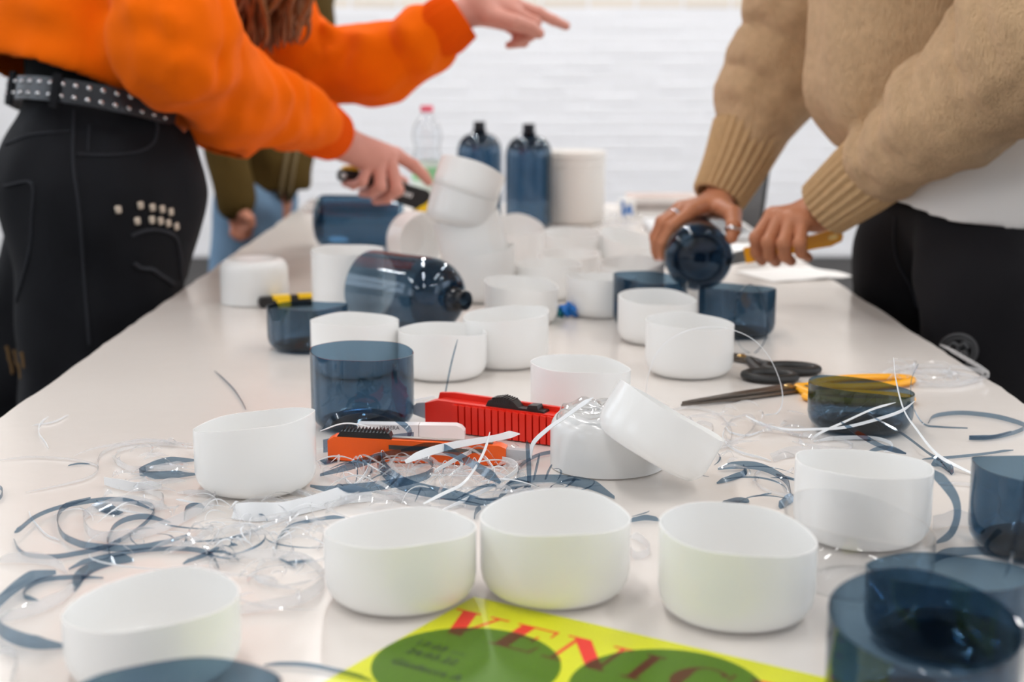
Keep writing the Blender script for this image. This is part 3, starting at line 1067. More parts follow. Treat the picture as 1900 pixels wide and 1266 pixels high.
# ------------------------------------------------------------------ poster
def poster():
    T = at_z(880, 1108); L = at_z(555, 1266); R = at_z(1520, 1256)
    e = R - T; e /= np.linalg.norm(e)
    n = np.array([e[1], -e[0], 0]); n = n if n @ (L - T) > 0 else -n
    Z = np.array([0, 0, 1.0])
    W, Hh = 0.262, 0.37
    root = thing('poster', tuple(T), 'yellow-green event poster with red VENICE lettering and green discs', 'poster')
    O = T + np.array([0, 0, 0.0001])
    m = MB(); m.prism([(0, 0), (W, 0), (W, Hh), (0, Hh)], O, e, n, Z, 0.0002); sh = m.part('sheet', MAT['poster_yellow'], root, smooth=False)
    zt = O + Z * 0.00022
    # serif capitals; cell width 1, height 1, y down
    t, h = 0.26, 0.055
    def bar(a, b, w0, w1=None):
        a, b = np.array(a), np.array(b); w1 = w1 or w0
        return [(a[0] - w0 / 2, a[1]), (a[0] + w0 / 2, a[1]), (b[0] + w1 / 2, b[1]), (b[0] - w1 / 2, b[1])]
    def hser(x, y, w):
        return [(x - w / 2, y - h / 2), (x + w / 2, y - h / 2), (x + w / 2, y + h / 2), (x - w / 2, y + h / 2)]
    def arc(cx, cy, rx, ry, a0, a1, thick, thin, n=20):
        out, inn = [], []
        for k in range(n + 1):
            a = radians(a0 + (a1 - a0) * k / n)
            w = thin + (thick - thin) * abs(cos(a)) ** 1.5
            out.append((cx + rx * cos(a), cy - ry * sin(a))); inn.append((cx + (rx - w) * cos(a), cy - (ry - 0.05) * sin(a)))
        return out + inn[::-1]
    G = {
        'V': [bar((0.24, 0), (0.54, 1), t), bar((0.82, 0), (0.54, 1), 0.07), hser(0.22, 0.03, 0.46), hser(0.82, 0.03, 0.34)],
        'E': [bar((0.30, 0), (0.30, 1), t), hser(0.48, 0.03, 0.80), hser(0.48, 0.97, 0.80), hser(0.52, 0.48, 0.32), bar((0.86, 0), (0.88, 0.28), 0.07, 0.03), bar((0.90, 0.70), (0.86, 1), 0.03, 0.07), bar((0.68, 0.36), (0.68, 0.60), 0.05)],
        'N': [bar((0.16, 0), (0.16, 1), 0.065), bar((0.86, 0), (0.86, 1), 0.065), bar((0.20, 0), (0.84, 1), t * 1.05), hser(0.14, 0.03, 0.30), hser(0.16, 0.97, 0.30), hser(0.86, 0.03, 0.30)],
        'I': [bar((0.5, 0), (0.5, 1), t), hser(0.5, 0.03, 0.52), hser(0.5, 0.97, 0.52)],
        'C': [arc(0.54, 0.5, 0.46, 0.52, 40, 318, t, 0.05), bar((0.91, 0.02), (0.91, 0.30), 0.06, 0.03)],
    }
    u = 0.003
    for ch, wd in (('V', 0.040), ('E', 0.036), ('N', 0.044), ('I', 0.024), ('C', 0.038), ('E', 0.034)):
        m = MB()
        for k, poly in enumerate(G[ch]):
            m.prism([(u + p[0] * wd, 0.0235 + p[1] * 0.0365) for p in poly], zt + Z * 0.00002 * k, e, n, Z, 0.00006)
        m.part('letter', MAT['poster_red'], sh, smooth=False)
        u += wd + 0.0035
    for cu, cv in ((0.056, 0.094), (0.170, 0.062)):
        m = MB(); m.prism([(cu + 0.0555 * cos(a), cv + 0.0555 * sin(a)) for a in np.linspace(0, 2 * pi, 72)[:-1]], zt + Z * 0.00035, e, n, Z, 0.00005)
        m.part('printed_disc', MAT['poster_green'], sh, smooth=False)
    for txt, a, sz in (('17.03 \u2014', (765, 1197), 0.0105), ('24.03.22', (750, 1212), 0.0105), ('Giudecca A', (722, 1231), 0.0105)):
        q = at_z(*a) - T
        M = np.eye(4); M[:3, 0], M[:3, 1], M[:3, 2] = e, -n, Z
        M[:3, 3] = zt + Z * 0.00045 + e * (q @ e) + n * (q @ n)
        text_part(txt, sz, M, MAT['poster_dark'], sh, 'lettering', 0.00004)


poster()


# ------------------------------------------------------------------ far end of the table
def far_things():
    # left: small pile of books
    Y = 3.45
    x0, x1 = x_for(572, Y, TZ), x_for(722, Y, TZ)
    z = TZ + 0.0003
    for k, (h, dx, sx, mt, lab) in enumerate(((0.009, 0.0, 1.0, 'magazine', 'lower magazine in the small pile at the far left table end'), (0.011, -0.004, 0.98, 'paper_grey', 'middle grey booklet in the small pile at the far left table end'), (0.006, 0.012, 0.8, 'paper', 'white booklet on top of the pile at the far left table end'))):
        root = thing('booklet', ((x0 + x1) / 2 + dx, Y, z), lab, 'booklet', 'pile of booklets at the far left')
        R = Matrix.Rotation(0.06 * (k - 1), 3, 'Z')
        cx = (x0 + x1) / 2 + dx
        m = MB(); m.box((cx, Y, z + h / 2), ((x1 - x0) * sx - 0.004, 0.138, h - 0.0016), R); m.part('pages', MAT['paper'], root, smooth=False)
        for zz in (z + 0.0004, z + h - 0.0004):
            m = MB(); m.box((cx, Y, zz), ((x1 - x0) * sx, 0.142, 0.0007), R); m.part('cover', MAT[mt], root, smooth=False)
        z += h + 0.0002
    # right: magazines
    Y = 3.36
    xa, xb = x_for(1168, Y, TZ), x_for(1330, Y, TZ)
    z = TZ + 0.0003
    for k, (h, dx, mt, lab) in enumerate(((0.014, 0.006, 'paper_grey', 'lowest grey magazine of the far pile beside the knit sleeve'), (0.016, -0.002, 'magazine', 'middle magazine of the far pile beside the knit sleeve'), (0.012, -0.008, 'magazine', 'top magazine of the far pile beside the knit sleeve'))):
        cx = (xa + xb) / 2 + dx
        R = Matrix.Rotation(0.05 * (1 - k), 3, 'Z')
        root = thing('magazine', (cx, Y, z), lab, 'magazine', 'pile of magazines at the far right')
        m = MB(); m.box((cx, Y, z + h / 2), (xb - xa - 0.004, 0.148, h - 0.0016), R); m.part('pages', MAT['paper' if k != 1 else 'paper_grey'], root, smooth=False)
        for zz in (z + 0.0004, z + h - 0.0004):
            m = MB(); m.box((cx, Y, zz), (xb - xa, 0.152, 0.0007), R); m.part('cover', MAT[mt], root, smooth=False)
        z += h + 0.0002
    # small carton with blue zigzag print
    Y = 3.24
    x = x_for(1163, Y, TZ + .02)
    root = thing('small_packet', (x, Y, TZ), 'small white packet with a blue printed zigzag at the far end', 'packet')
    m = MB(); m.box((x, Y, TZ + 0.0235), (0.036, 0.02, 0.046), bevel=0.002); m.part('body', MAT['paper'], root)
    m = MB(); m.prism([(-0.014, 0.042), (-0.007, 0.042), (-0.005, 0.018), (0.002, 0.034), (0.008, 0.034), (0.012, 0.018), (0.013, 0.010), (0.006, 0.010), (0.002, 0.020), (-0.004, 0.006), (-0.011, 0.006)], (x, Y - 0.0101, TZ), (1, 0, 0), (0, 0, 1), (0, -1, 0), 0.0004)
    m.part('blue_print', MAT['blue_tape'], root, smooth=False)
    # laptop at the right edge
    c = np.array([0.405, 2.97, TZ + 0.0005])
    root = thing('laptop', tuple(c), 'open laptop with black screen and pale keyboard deck at the far right', 'laptop')
    m = MB(); m.box(c + [0, 0, 0.008], (0.20, 0.30, 0.015), bevel=0.004); m.part('base', MAT['laptop_white'], root)
    for i in range(5):
        for j in range(11):
            m = MB(); m.box(c + [0.075 - i * 0.019, -0.115 + j * 0.023, 0.0165], (0.015, 0.019, 0.0016)); m.part('key', MAT['keys'], root, smooth=False)
    R = Matrix.Rotation(0.10, 3, 'Y')
    m = MB(); m.box(c + [0.113, 0, 0.083], (0.007, 0.30, 0.135), R, bevel=0.002); sc = m.part('screen', MAT['laptop_black'], root)
    # white paper sheets lying by the right hand
    for k, (cx, cy, rz, sx, sy, lab) in enumerate(((1470, 510, 0.35, 0.15, 0.13, 'white paper sheet below the fist holding the yellow cutter'), (1372, 462, -0.25, 0.16, 0.12, 'white paper sheet beside the held bottle'))):
        p = at_z(cx, cy, TZ)
        m = MB(); n = 14
        g = [[(p[0] + (cos(rz) * (i / n - .5) * sx - sin(rz) * (j / n - .5) * sy), p[1] + (sin(rz) * (i / n - .5) * sx + cos(rz) * (j / n - .5) * sy), TZ + 0.0012 + k * 0.0008 + 0.0018 * (1 + sin(i * 0.9 + j * 0.4)) * (i / n)) for j in range(n + 1)] for i in range(n + 1)]
        vs = [q for r in g for q in r]
        N1 = len(vs)
        vs2 = vs + [(a, b, z - 0.0002) for a, b, z in vs]
        fs = []
        for i in range(n):
            for j in range(n):
                q = (i * (n + 1) + j, (i + 1) * (n + 1) + j, (i + 1) * (n + 1) + j + 1, i * (n + 1) + j + 1)
                fs.append(q); fs.append(tuple(N1 + v for v in q[::-1]))
        m.add(vs2, fs); m.top('paper_sheet', MAT['paper'], (p[0], p[1], TZ), lab, 'paper', 'loose sheets by the right hands')


far_things()

# ------------------------------------------------------------------ cut strips and shavings
STRIP_N = {}


def strip(name, mat, pts, width, label, mode='stand', taper=(0.3, 0.3), group=None, twist=0.0, th=0.0005, Y=None, lift=0.0):
    """pts: photo pixels (px, py[, height above table]); stands on edge or lies flat.
    With Y given the strip stands up in the plane Y=const (or Y interpolated between two ends)."""
    W = []
    n = len(pts)
    for k, q in enumerate(pts):
        h = q[2] if len(q) > 2 else 0.0
        if Y is not None:
            yy = Y if np.isscalar(Y) else Y[0] + (Y[1] - Y[0]) * k / (n - 1)
            p = at_y(q[0], q[1], yy)
            p[2] = max(p[2], TZ + 0.0008)
        else:
            p = at_z(q[0], q[1], TZ + h + lift)
        W.append(p)
    S = spline(W, max(40, 7 * n))
    N = len(S)
    T = np.gradient(S, axis=0); T /= np.linalg.norm(T, axis=1)[:, None] + 1e-12
    Z = np.array([0, 0, 1.0])
    wd, ww = [], []
    for i in range(N):
        s = i / (N - 1)
        v = width
        if s < 0.12: v *= taper[0] + (1 - taper[0]) * s / 0.12
        if s > 0.88: v *= taper[1] + (1 - taper[1]) * (1 - s) / 0.12
        ww.append(v * (1 + 0.10 * sin(9 * s + n)))
        side = np.cross(Z, T[i]); side /= np.linalg.norm(side) + 1e-9
        nz = np.cross(T[i], side)
        if Y is not None:
            base = np.array([0, 1.0, 0]); base = base - (base @ T[i]) * T[i]; base /= np.linalg.norm(base)
            sec = np.cross(T[i], base)
            a = twist * s + {'stand': 0.5, 'face': 1.15}.get(mode, 0.0)
            d = cos(a) * base + sin(a) * sec
        else:
            a0 = {'stand': 0.0, 'lean': 0.7, 'flat': 1.35}[mode]
            a = a0 + twist * (s - 0.5)
            d = cos(a) * nz + sin(a) * side
        wd.append(d)
    S = np.array(S); wd = np.array(wd); ww = np.array(ww)
    if Y is None:
        S[:, 2] += ww / 2 * np.abs(wd[:, 2]) + th + 0.0004
    m = MB(); m.ribbon(S, wd, ww, th)
    return m.top(name, MAT[mat], tuple(S[N // 2] * [1, 1, 0] + [0, 0, TZ]), label, 'plastic strip', group)


BS, WS, CS = 'blue_strip', 'white_strip', 'clear_strip'
GB, GW, GC = 'curled blue strips', 'curled white strips', 'curled clear strips'


def bs(pts, w, label, **k): return strip('blue_strip', BS, pts, w * 1.2, label, group=GB, **k)
def ws(pts, w, label, **k): return strip('white_strip', WS, pts, w * 1.15, label, group=GW, **k)
def cs(pts, w, label, **k): return strip('clear_strip', CS, pts, w, label, group=GC, **k)


# left field
bs([(26, 1004), (34, 1024), (52, 1036), (92, 1040), (132, 1036), (200, 1020), (256, 988), (286, 956), (276, 940), (240, 932)], 0.0028, 'outer narrow blue loop on the left of the table')
bs([(27, 992), (38, 988), (68, 964), (116, 946), (188, 934), (240, 936), (285, 950)], 0.0030, 'blue strip arching over the back of the left loops', lift=0.002)
bs([(168, 928), (120, 948), (107, 974), (116, 1000), (140, 1015), (172, 1023), (240, 1026), (300, 1016), (352, 996)], 0.0042, 'wider blue loop in the middle of the left tangle', lift=0.0005)
bs([(180, 937), (196, 947), (222, 958)], 0.0085, 'short stubby blue scrap inside the left blue loop', mode='flat', taper=(0.9, 0.7))
bs([(206, 1044), (200, 1016), (205, 998), (214, 982), (238, 970), (272, 966), (316, 973)], 0.0034, 'hooked blue strip at the right of the left loops')
bs([(128, 1060), (168, 1047), (240, 1031), (304, 1025), (360, 1027), (392, 1037), (406, 1058)], 0.0030, 'long blue strip running behind the largest white cup')
bs([(340, 1050), (380, 1036), (408, 1020)], 0.0026, 'short blue strip crossing behind the largest white cup')
bs([(138, 1100), (148, 1080), (172, 1062), (212, 1049), (248, 1044)], 0.0060, 'broad curved blue strip left behind the largest white cup', mode='lean')
bs([(72, 1119), (50, 1116), (44, 1108), (54, 1095), (80, 1083), (132, 1078), (192, 1076)], 0.0026, 'thin hooked blue strip at the lower left')
bs([(104, 1068), (50, 1090), (10, 1120), (-14, 1150), (0, 1182), (30, 1200), (70, 1208), (124, 1206)], 0.0075, 'wide blue ring strip cut by the left picture edge')
bs([(362, 858), (304, 866), (264, 880), (262, 886), (282, 891), (320, 890), (364, 884)], 0.0052, 'blue ring strip half hidden behind the slanted white cup')
bs([(126, 867), (146, 864), (168, 864)], 0.0012, 'tiny dark blue sliver on the far left', taper=(0.1, 0.1))
bs([(-6, 906), (4, 914), (4, 924), (-4, 934)], 0.003, 'blue curl just entering at the left picture edge')
bs([(342, 968), (346, 952), (362, 944), (380, 946)], 0.0035, 'small blue curl behind the left clear rings')
bs([(512, 1022), (520, 1002), (545, 980), (600, 968), (640, 964)], 0.0026, 'thin blue arc left of the poster-side white cup')
bs([(516, 1040), (532, 1048), (548, 1056)], 0.0014, 'small dark blue sliver left of the poster-side white cup', taper=(0.1, 0.1))
bs([(490, 1238), (560, 1240), (630, 1252), (690, 1268)], 0.0022, 'thin dark strip as the blurred shadow of a strand across the left poster corner')  # strip shape stands in for a strand's blurred shadow
cs([(-5, 857), (60, 852), (132, 856), (176, 866), (182, 876), (170, 888), (132, 900), (48, 916)], 0.0020, 'thin clear loop at the far left table side')
cs([(182, 872), (183, 858), (194, 843), (226, 830), (280, 823), (356, 827)], 0.0030, 'clear loop behind the slanted white cup')
cs([(212, 852), (230, 838), (300, 829), (362, 833)], 0.0028, 'inner clear arc behind the slanted white cup')
cs([(208, 850), (220, 866), (250, 878), (310, 872), (350, 866)], 0.0055, 'clear curl in front of the left clear arcs')
ws([(194, 902), (220, 910), (252, 914), (300, 908)], 0.0072, 'short whitish band left of the slanted white cup', taper=(0.9, 0.4))
cs([(260, 912), (300, 930), (296, 950), (240, 938), (190, 950), (158, 966), (160, 990), (180, 1006), (230, 1008), (300, 990), (360, 962), (398, 940), (390, 922), (340, 918)], 0.0080, 'broad clear spiral strip inside the left blue loops')
cs([(330, 918), (380, 924), (440, 926), (520, 920), (590, 922)], 0.0050, 'clear strip in front of the slanted white cup')
ws([(434, 962), (476, 966), (520, 962), (580, 948), (640, 934), (690, 930)], 0.0125, 'wide translucent white band below the slanted white cup', taper=(0.9, 0.6), mode='lean')
ws([(524, 902), (556, 918), (580, 928), (576, 942), (540, 962), (470, 990), (400, 1010)], 0.0022, 'thin white strand sweeping down from the slanted cup')
cs([(-5, 1046), (56, 1048), (96, 1054), (124, 1068)], 0.0080, 'broad clear strip at the left edge above the blue ring')
cs([(-5, 1160), (60, 1146), (112, 1122), (140, 1098)], 0.0085, 'broad clear strip crossing the wide blue ring')
cs([(420, 1038), (480, 1040), (560, 1046), (594, 1072), (600, 1094), (568, 1120), (520, 1132), (452, 1142), (440, 1142)], 0.0080, 'large clear ring between the two nearest white cups on the left')
cs([(420, 1030), (408, 1020), (398, 1012), (404, 1002), (430, 990), (480, 980)], 0.0060, 'clear twisted piece behind the largest white cup')
cs([(500, 985), (560, 972), (596, 980), (598, 1010), (590, 1024)], 0.0030, 'clear curl touching the poster-side white cup')
cs([(-8, 1216), (24, 1222), (32, 1240), (20, 1275)], 0.0060, 'clear curl in the bottom left corner')
ws([(90, 776), (76, 790), (72, 806), (82, 822), (90, 834)], 0.0020, 'little white strand lying alone on the left of the table', taper=(0.2, 0.2))
ws([(60, 792), (100, 786), (128, 772)], 0.0012, 'faint white shaving alone on the left of the table', taper=(0.1, 0.1))
bs([(398, 690), (430, 722), (446, 744), (456, 762)], 0.0018, 'fine grey-blue strand above the slanted white cup', taper=(0.1, 0.3))
ws([(54, 952), (60, 968), (86, 996), (110, 1006)], 0.0014, 'fine white strand across the left blue loop')

# centre pile
bs([(594, 886), (639, 877), (678, 866), (707, 857), (742, 850), (786, 856), (803, 871), (797, 888), (771, 899), (728, 908), (665, 916), (613, 916), (576, 906)], 0.0058, 'big blue ring strip in the centre pile', lift=0.007)
bs([(722, 815), (708, 838), (704, 860), (715, 884), (742, 906), (778, 918), (849, 930), (889, 938), (930, 928)], 0.0085, 'broad blue band sweeping through the centre pile', mode='lean', twist=0.9, lift=0.003)
bs([(744, 840), (810, 838), (839, 848), (876, 868), (902, 886), (928, 900)], 0.0060, 'blue band lying across the orange cutter', lift=0.019, mode='lean')
bs([(597, 800), (626, 772), (671, 762), (718, 770), (749, 788), (760, 802), (755, 818)], 0.0045, 'arched blue strip standing in front of the tall blue cup', Y=1.272, mode='face', twist=-0.5)
bs([(600, 842), (644, 838), (700, 836), (768, 832)], 0.0120, 'short wide blue band in front of the orange cutter slider', taper=(0.9, 0.95), lift=0.002)
bs([(598, 862), (640, 852), (690, 850)], 0.0085, 'blue scrap under the orange cutter tail', mode='flat', taper=(0.8, 0.5))
bs([(880, 966), (884, 956), (892, 948)], 0.0040, 'small blue corner between the two poster-side cups')
bs([(960, 888), (964, 874), (978, 860), (1004, 848), (1036, 844), (1064, 845), (1098, 850)], 0.0030, 'thin blue arc in front of the upside-down cup')
bs([(926, 928), (955, 910), (994, 900), (1036, 899), (1064, 904), (1100, 912), (1140, 928)], 0.0068, 'broad blue strip behind the poster-side cups')
bs([(978, 817), (981, 862), (982, 912)], 0.0032, 'upright blue spike left of the upside-down cup', Y=1.135, taper=(0.1, 0.8), mode='face')
bs([(1001, 843), (996, 866), (990, 892)], 0.0030, 'short blue splinter in front of the upside-down cup', Y=1.15, taper=(0.1, 0.8))
bs([(1024, 862), (1018, 874), (1012, 890)], 0.0030, 'second short blue splinter in front of the upside-down cup', Y=1.15, taper=(0.1, 0.8))
bs([(849, 630), (838, 672), (829, 716), (823, 757)], 0.0022, 'thin blue spike standing up behind the red cutter', Y=1.44, taper=(0.1, 0.8))
ws([(752, 862), (797, 846), (849, 832), (928, 818), (964, 808)], 0.0058, 'broad white strip lying over the orange cutter', lift=0.020, taper=(0.5, 0.15), mode='lean')
ws([(786, 935), (823, 916), (857, 899), (881, 870), (899, 836), (909, 802)], 0.0024, 'white strand rising out of the centre pile', Y=(1.06, 1.16), taper=(0.5, 0.1))
ws([(821, 950), (876, 928), (928, 900), (955, 882), (960, 871), (942, 860), (902, 854), (823, 852), (744, 858)], 0.0034, 'long white loop around the centre pile', lift=0.004)
ws([(806, 880), (849, 857), (892, 835)], 0.0034, 'short white strip below the orange cutter tip', lift=0.010, taper=(0.6, 0.1))
ws([(984, 850), (990, 822), (1018, 795), (1047, 775), (1078, 752), (1101, 738)], 0.0042, 'white strip leaning against the upside-down cup', Y=(1.17, 1.16), taper=(0.6, 0.1))
ws([(594, 800), (640, 786), (690, 795), (732, 822)], 0.0013, 'white arched strip in front of the white case', Y=1.235, taper=(0.4, 0.4))
cs([(604, 955), (640, 938), (700, 930), (760, 932), (800, 942)], 0.0050, 'clear arc hugging the back of the poster-side cup')
ws([(690, 852), (680, 880), (664, 900), (640, 912)], 0.0022, 'curled white strand left in the centre pile', lift=0.004)
ws([(636, 872), (640, 892), (660, 910), (700, 918), (760, 924)], 0.0022, 'white strand low in the centre pile', lift=0.002)
ws([(834, 886), (858, 868), (846, 852), (806, 846), (770, 850)], 0.0022, 'looped white strand in the centre pile', lift=0.008)
ws([(896, 846), (912, 868), (918, 884), (905, 900)], 0.0020, 'short bent white strand at the right of the centre pile', lift=0.008)
cs([(700, 905), (740, 930), (800, 946), (860, 942)], 0.0060, 'clear flat scrap in the centre pile', mode='flat')
cs([(618, 872), (600, 884), (640, 900), (720, 908)], 0.0045, 'clear curl left in the centre pile')
ws([(748, 756), (764, 748), (790, 742), (808, 738)], 0.0016, 'little white shaving right of the tall blue cup')

# right field
ws([(1198, 738), (1204, 692), (1226, 646), (1270, 616), (1330, 607), (1388, 624), (1424, 658), (1446, 704), (1452, 742), (1442, 780), (1418, 800)], 0.0020, 'thin white hoop standing in front of the wavy-rim cup', Y=(1.46, 1.385), taper=(0.8, 0.8), mode='flat')
ws([(1416, 802), (1386, 812), (1356, 806), (1346, 794)], 0.0016, 'tail of white strand curling on the table below the hoop')
ws([(1505, 816), (1523, 803), (1565, 784), (1618, 760), (1662, 747)], 0.0022, 'straight white strand slanting in front of the low blue cup', Y=(1.285, 1.26), taper=(0.5, 0.1))
ws([(1384, 772), (1420, 789), (1459, 797), (1505, 797), (1568, 793), (1635, 776), (1674, 762), (1698, 744)], 0.0028, 'long white strand crossing in front of the low blue cup', Y=(1.33, 1.25), taper=(0.4, 0.1))
ws([(1658, 664), (1662, 702), (1676, 758), (1700, 796), (1742, 846), (1808, 893)], 0.0038, 'long white strip falling from above the low blue cup to the right', Y=(1.30, 1.17), taper=(0.1, 0.5))
bs([(1704, 675), (1692, 702), (1690, 728), (1694, 755), (1713, 786), (1741, 807), (1794, 816)], 0.0016, 'thin blue strand curving beside the low blue cup', Y=(1.36, 1.33), taper=(0.1, 0.6))
bs([(1722, 788), (1734, 777), (1780, 772), (1836, 777), (1879, 787), (1902, 797), (1882, 808), (1836, 818), (1798, 818), (1840, 816), (1876, 804)], 0.0036, 'blue ring strip lying at the right table side')
bs([(1561, 784), (1600, 809), (1635, 828), (1681, 842)], 0.0036, 'dark blue strip slanting below the low blue cup', Y=(1.27, 1.16), mode='face')
bs([(1681, 842), (1650, 832), (1625, 834), (1606, 846), (1595, 862), (1590, 889)], 0.0036, 'curl of blue strip hanging into a white cup', Y=1.115, mode='face')
bs([(1609, 768), (1671, 803), (1720, 839), (1745, 856), (1766, 882)], 0.0024, 'straight narrow blue strip slanting to the right', Y=(1.27, 1.17))
bs([(1728, 866), (1750, 868), (1768, 882)], 0.0060, 'blue end piece behind the white cup with the curl', mode='lean')
bs([(1711, 855), (1766, 853), (1829, 846), (1880, 838)], 0.0020, 'nearly straight thin blue strip at the far right')
bs([(1728, 872), (1752, 896), (1772, 926), (1776, 958), (1764, 990), (1738, 1007)], 0.0064, 'blue band standing right of the white cup with the curl', Y=(1.02, 0.98), mode='face')
bs([(1332, 874), (1380, 872), (1420, 878), (1456, 898), (1468, 926)], 0.0054, 'blue strip right of the tipped-over cup')
bs([(1330, 900), (1360, 892), (1382, 882), (1380, 866)], 0.0040, 'short blue scrap beside the tipped-over cup', mode='lean')
bs([(1340, 938), (1370, 932), (1390, 934)], 0.0060, 'small blue scrap in front of the tipped-over cup', mode='flat')
bs([(1446, 946), (1462, 936), (1474, 926)], 0.0060, 'blue scrap at the rim of the clear cup', mode='lean')
bs([(1727, 1052), (1748, 1040), (1782, 1034), (1827, 1032), (1868, 1038)], 0.0055, 'blue strip behind the blue cups in the front right')
cs([(1343, 800), (1362, 780), (1390, 774), (1402, 788), (1384, 812), (1352, 822), (1346, 810)], 0.0024, 'clear ring below the shears tip')
cs([(1230, 768), (1280, 760), (1330, 772), (1356, 800), (1350, 830), (1310, 842)], 0.0026, 'clear loop right of the upside-down cup')
cs([(1280, 800), (1300, 790), (1322, 796), (1316, 816), (1290, 824), (1276, 814), (1284, 800)], 0.0040, 'small clear coil right of the upside-down cup')
cs([(1450, 800), (1480, 812), (1540, 818), (1578, 826), (1574, 838), (1530, 836), (1470, 822)], 0.0030, 'clear loop before the low blue cup')
cs([(1432, 858), (1460, 850), (1500, 846), (1524, 850)], 0.0095, 'flat clear scrap left of the white cup with the curl', taper=(0.95, 0.8), mode='lean')
ws([(1510, 822), (1560, 818), (1620, 818), (1650, 826), (1655, 838), (1640, 842)], 0.0030, 'white strip looped under the low blue cup')
ws([(1344, 800), (1342, 820), (1370, 842), (1430, 858)], 0.0022, 'white strand left of the clear scrap')
cs([(1412, 876), (1400, 888), (1410, 908), (1450, 922), (1500, 926)], 0.0026, 'clear loop behind the lone front white cup')
cs([(1620, 706), (1660, 690), (1720, 684), (1790, 688), (1826, 700), (1800, 714), (1730, 718), (1660, 714)], 0.0052, 'clear ring at the right table edge behind the low blue cup')
cs([(1640, 698), (1700, 694), (1780, 700), (1812, 708), (1770, 720), (1690, 720)], 0.0040, 'second clear ring at the right table edge')
cs([(1744, 642), (1786, 668), (1834, 698), (1822, 706)], 0.0050, 'clear strip jutting over the right table edge', lift=0.006)
cs([(1730, 985), (1770, 978), (1810, 980)], 0.0120, 'clear band right of the clear cup', taper=(0.9, 0.9))
cs([(1740, 900), (1800, 905), (1850, 925), (1850, 960), (1800, 985)], 0.0028, 'clear loop before the blue cup at the right edge')
bs([(1362, 600), (1366, 560), (1378, 536), (1394, 528), (1412, 545), (1424, 590), (1420, 630), (1402, 656), (1388, 668), (1372, 640), (1362, 608)], 0.0030, 'thin blue hoop standing before the blue cup', Y=1.70, mode='flat', taper=(0.9, 0.9))
bs([(1906, 880), (1892, 960), (1878, 1030), (1868, 1066)], 0.016, 'blurred grey-blue strip standing up at the right picture edge', Y=0.80, taper=(0.9, 0.9))
cs([(1170, 1000), (1190, 1010), (1205, 1030), (1180, 1040), (1165, 1024)], 0.0060, 'clear crumpled curl between two front white cups')
bs([(1168, 972), (1196, 968), (1224, 970)], 0.0034, 'thin blue strip between two front white cups')


# fine shavings nobody could count
def shavings(name, mat, n, zones, wid, label, seed):
    rg = np.random.default_rng(seed)
    m = MB()
    for k in range(n):
        z = zones[rg.integers(len(zones))]
        px, py = rg.uniform(z[0], z[1]), rg.uniform(z[2], z[3])
        c = at_z(px, py, TZ)
        a = rg.uniform(0, 2 * pi); r = rg.uniform(0.01, 0.045); span = rg.uniform(0.5, 2.2)
        h = rg.uniform(0.0005, z[4])
        pts = []
        for t in np.linspace(0, span, 12):
            pts.append((c[0] + r * (cos(a + t) - cos(a)), c[1] + r * (sin(a + t) - sin(a)), TZ + 0.001 + h * sin(pi * t / span) + 0.0004 * (k % 5)))
        S = np.array(pts)
        S = S[(S[:, 0] > TX0 + 0.01) & (S[:, 0] < TX1 - 0.01)]
        if len(S) < 4: continue
        ok = True
        for X, Y, hh in CUPS.values():
            if ((S[:, 0] - X) ** 2 + (S[:, 1] - Y) ** 2).min() < 0.0515 ** 2: ok = False
        if not ok: continue
        N = len(S)
        T = np.gradient(S, axis=0); T /= np.linalg.norm(T, axis=1)[:, None]
        side = np.cross([0, 0, 1.0], T); side /= np.linalg.norm(side, axis=1)[:, None]
        b = rg.uniform(0, 1.4)
        wd = cos(b) * np.cross(T, side) + sin(b) * side
        w0 = rg.uniform(*wid)
        ww = w0 * np.sin(np.linspace(0.15, pi - 0.1, N))
        S[:, 2] += w0 * 0.5 * abs(cos(b))
        m.ribbon(S, wd, ww, 0.0003)
    m.top(name, MAT[mat], tuple(at_z(750, 900, TZ)), label, 'shavings', None, 'stuff')


ZC = [(590, 960, 860, 935, 0.012), (620, 960, 850, 930, 0.016), (150, 600, 930, 1040, 0.006), (380, 620, 930, 1030, 0.008), (200, 380, 830, 920, 0.005), (1240, 1500, 760, 900, 0.006), (1640, 1800, 685, 715, 0.006), (420, 600, 1040, 1110, 0.003)]
shavings('clear_shavings', 'clear_strip', 230, ZC, (0.0015, 0.005), 'tangle of fine clear plastic shavings across the table', 2)
shavings('white_shavings', 'white_strip', 90, ZC[:4], (0.0006, 0.0018), 'scatter of fine white plastic shavings in the centre', 3)
shavings('blue_shavings', 'blue_strip', 60, [(580, 960, 880, 940, 0.010), (940, 1060, 895, 925, 0.005), (280, 600, 950, 1050, 0.003), (1160, 1500, 850, 1000, 0.004)], (0.0008, 0.0028), 'scatter of fine blue plastic slivers in the centre', 4)


def far_shreds():
    rg = np.random.default_rng(9)
    shavings('far_shavings', 'clear_strip', 60, [(1090, 1200, 400, 425, 0.01), (1120, 1210, 400, 440, 0.004)], (0.003, 0.008), 'clear shavings among the far white cups', 8)


far_shreds()


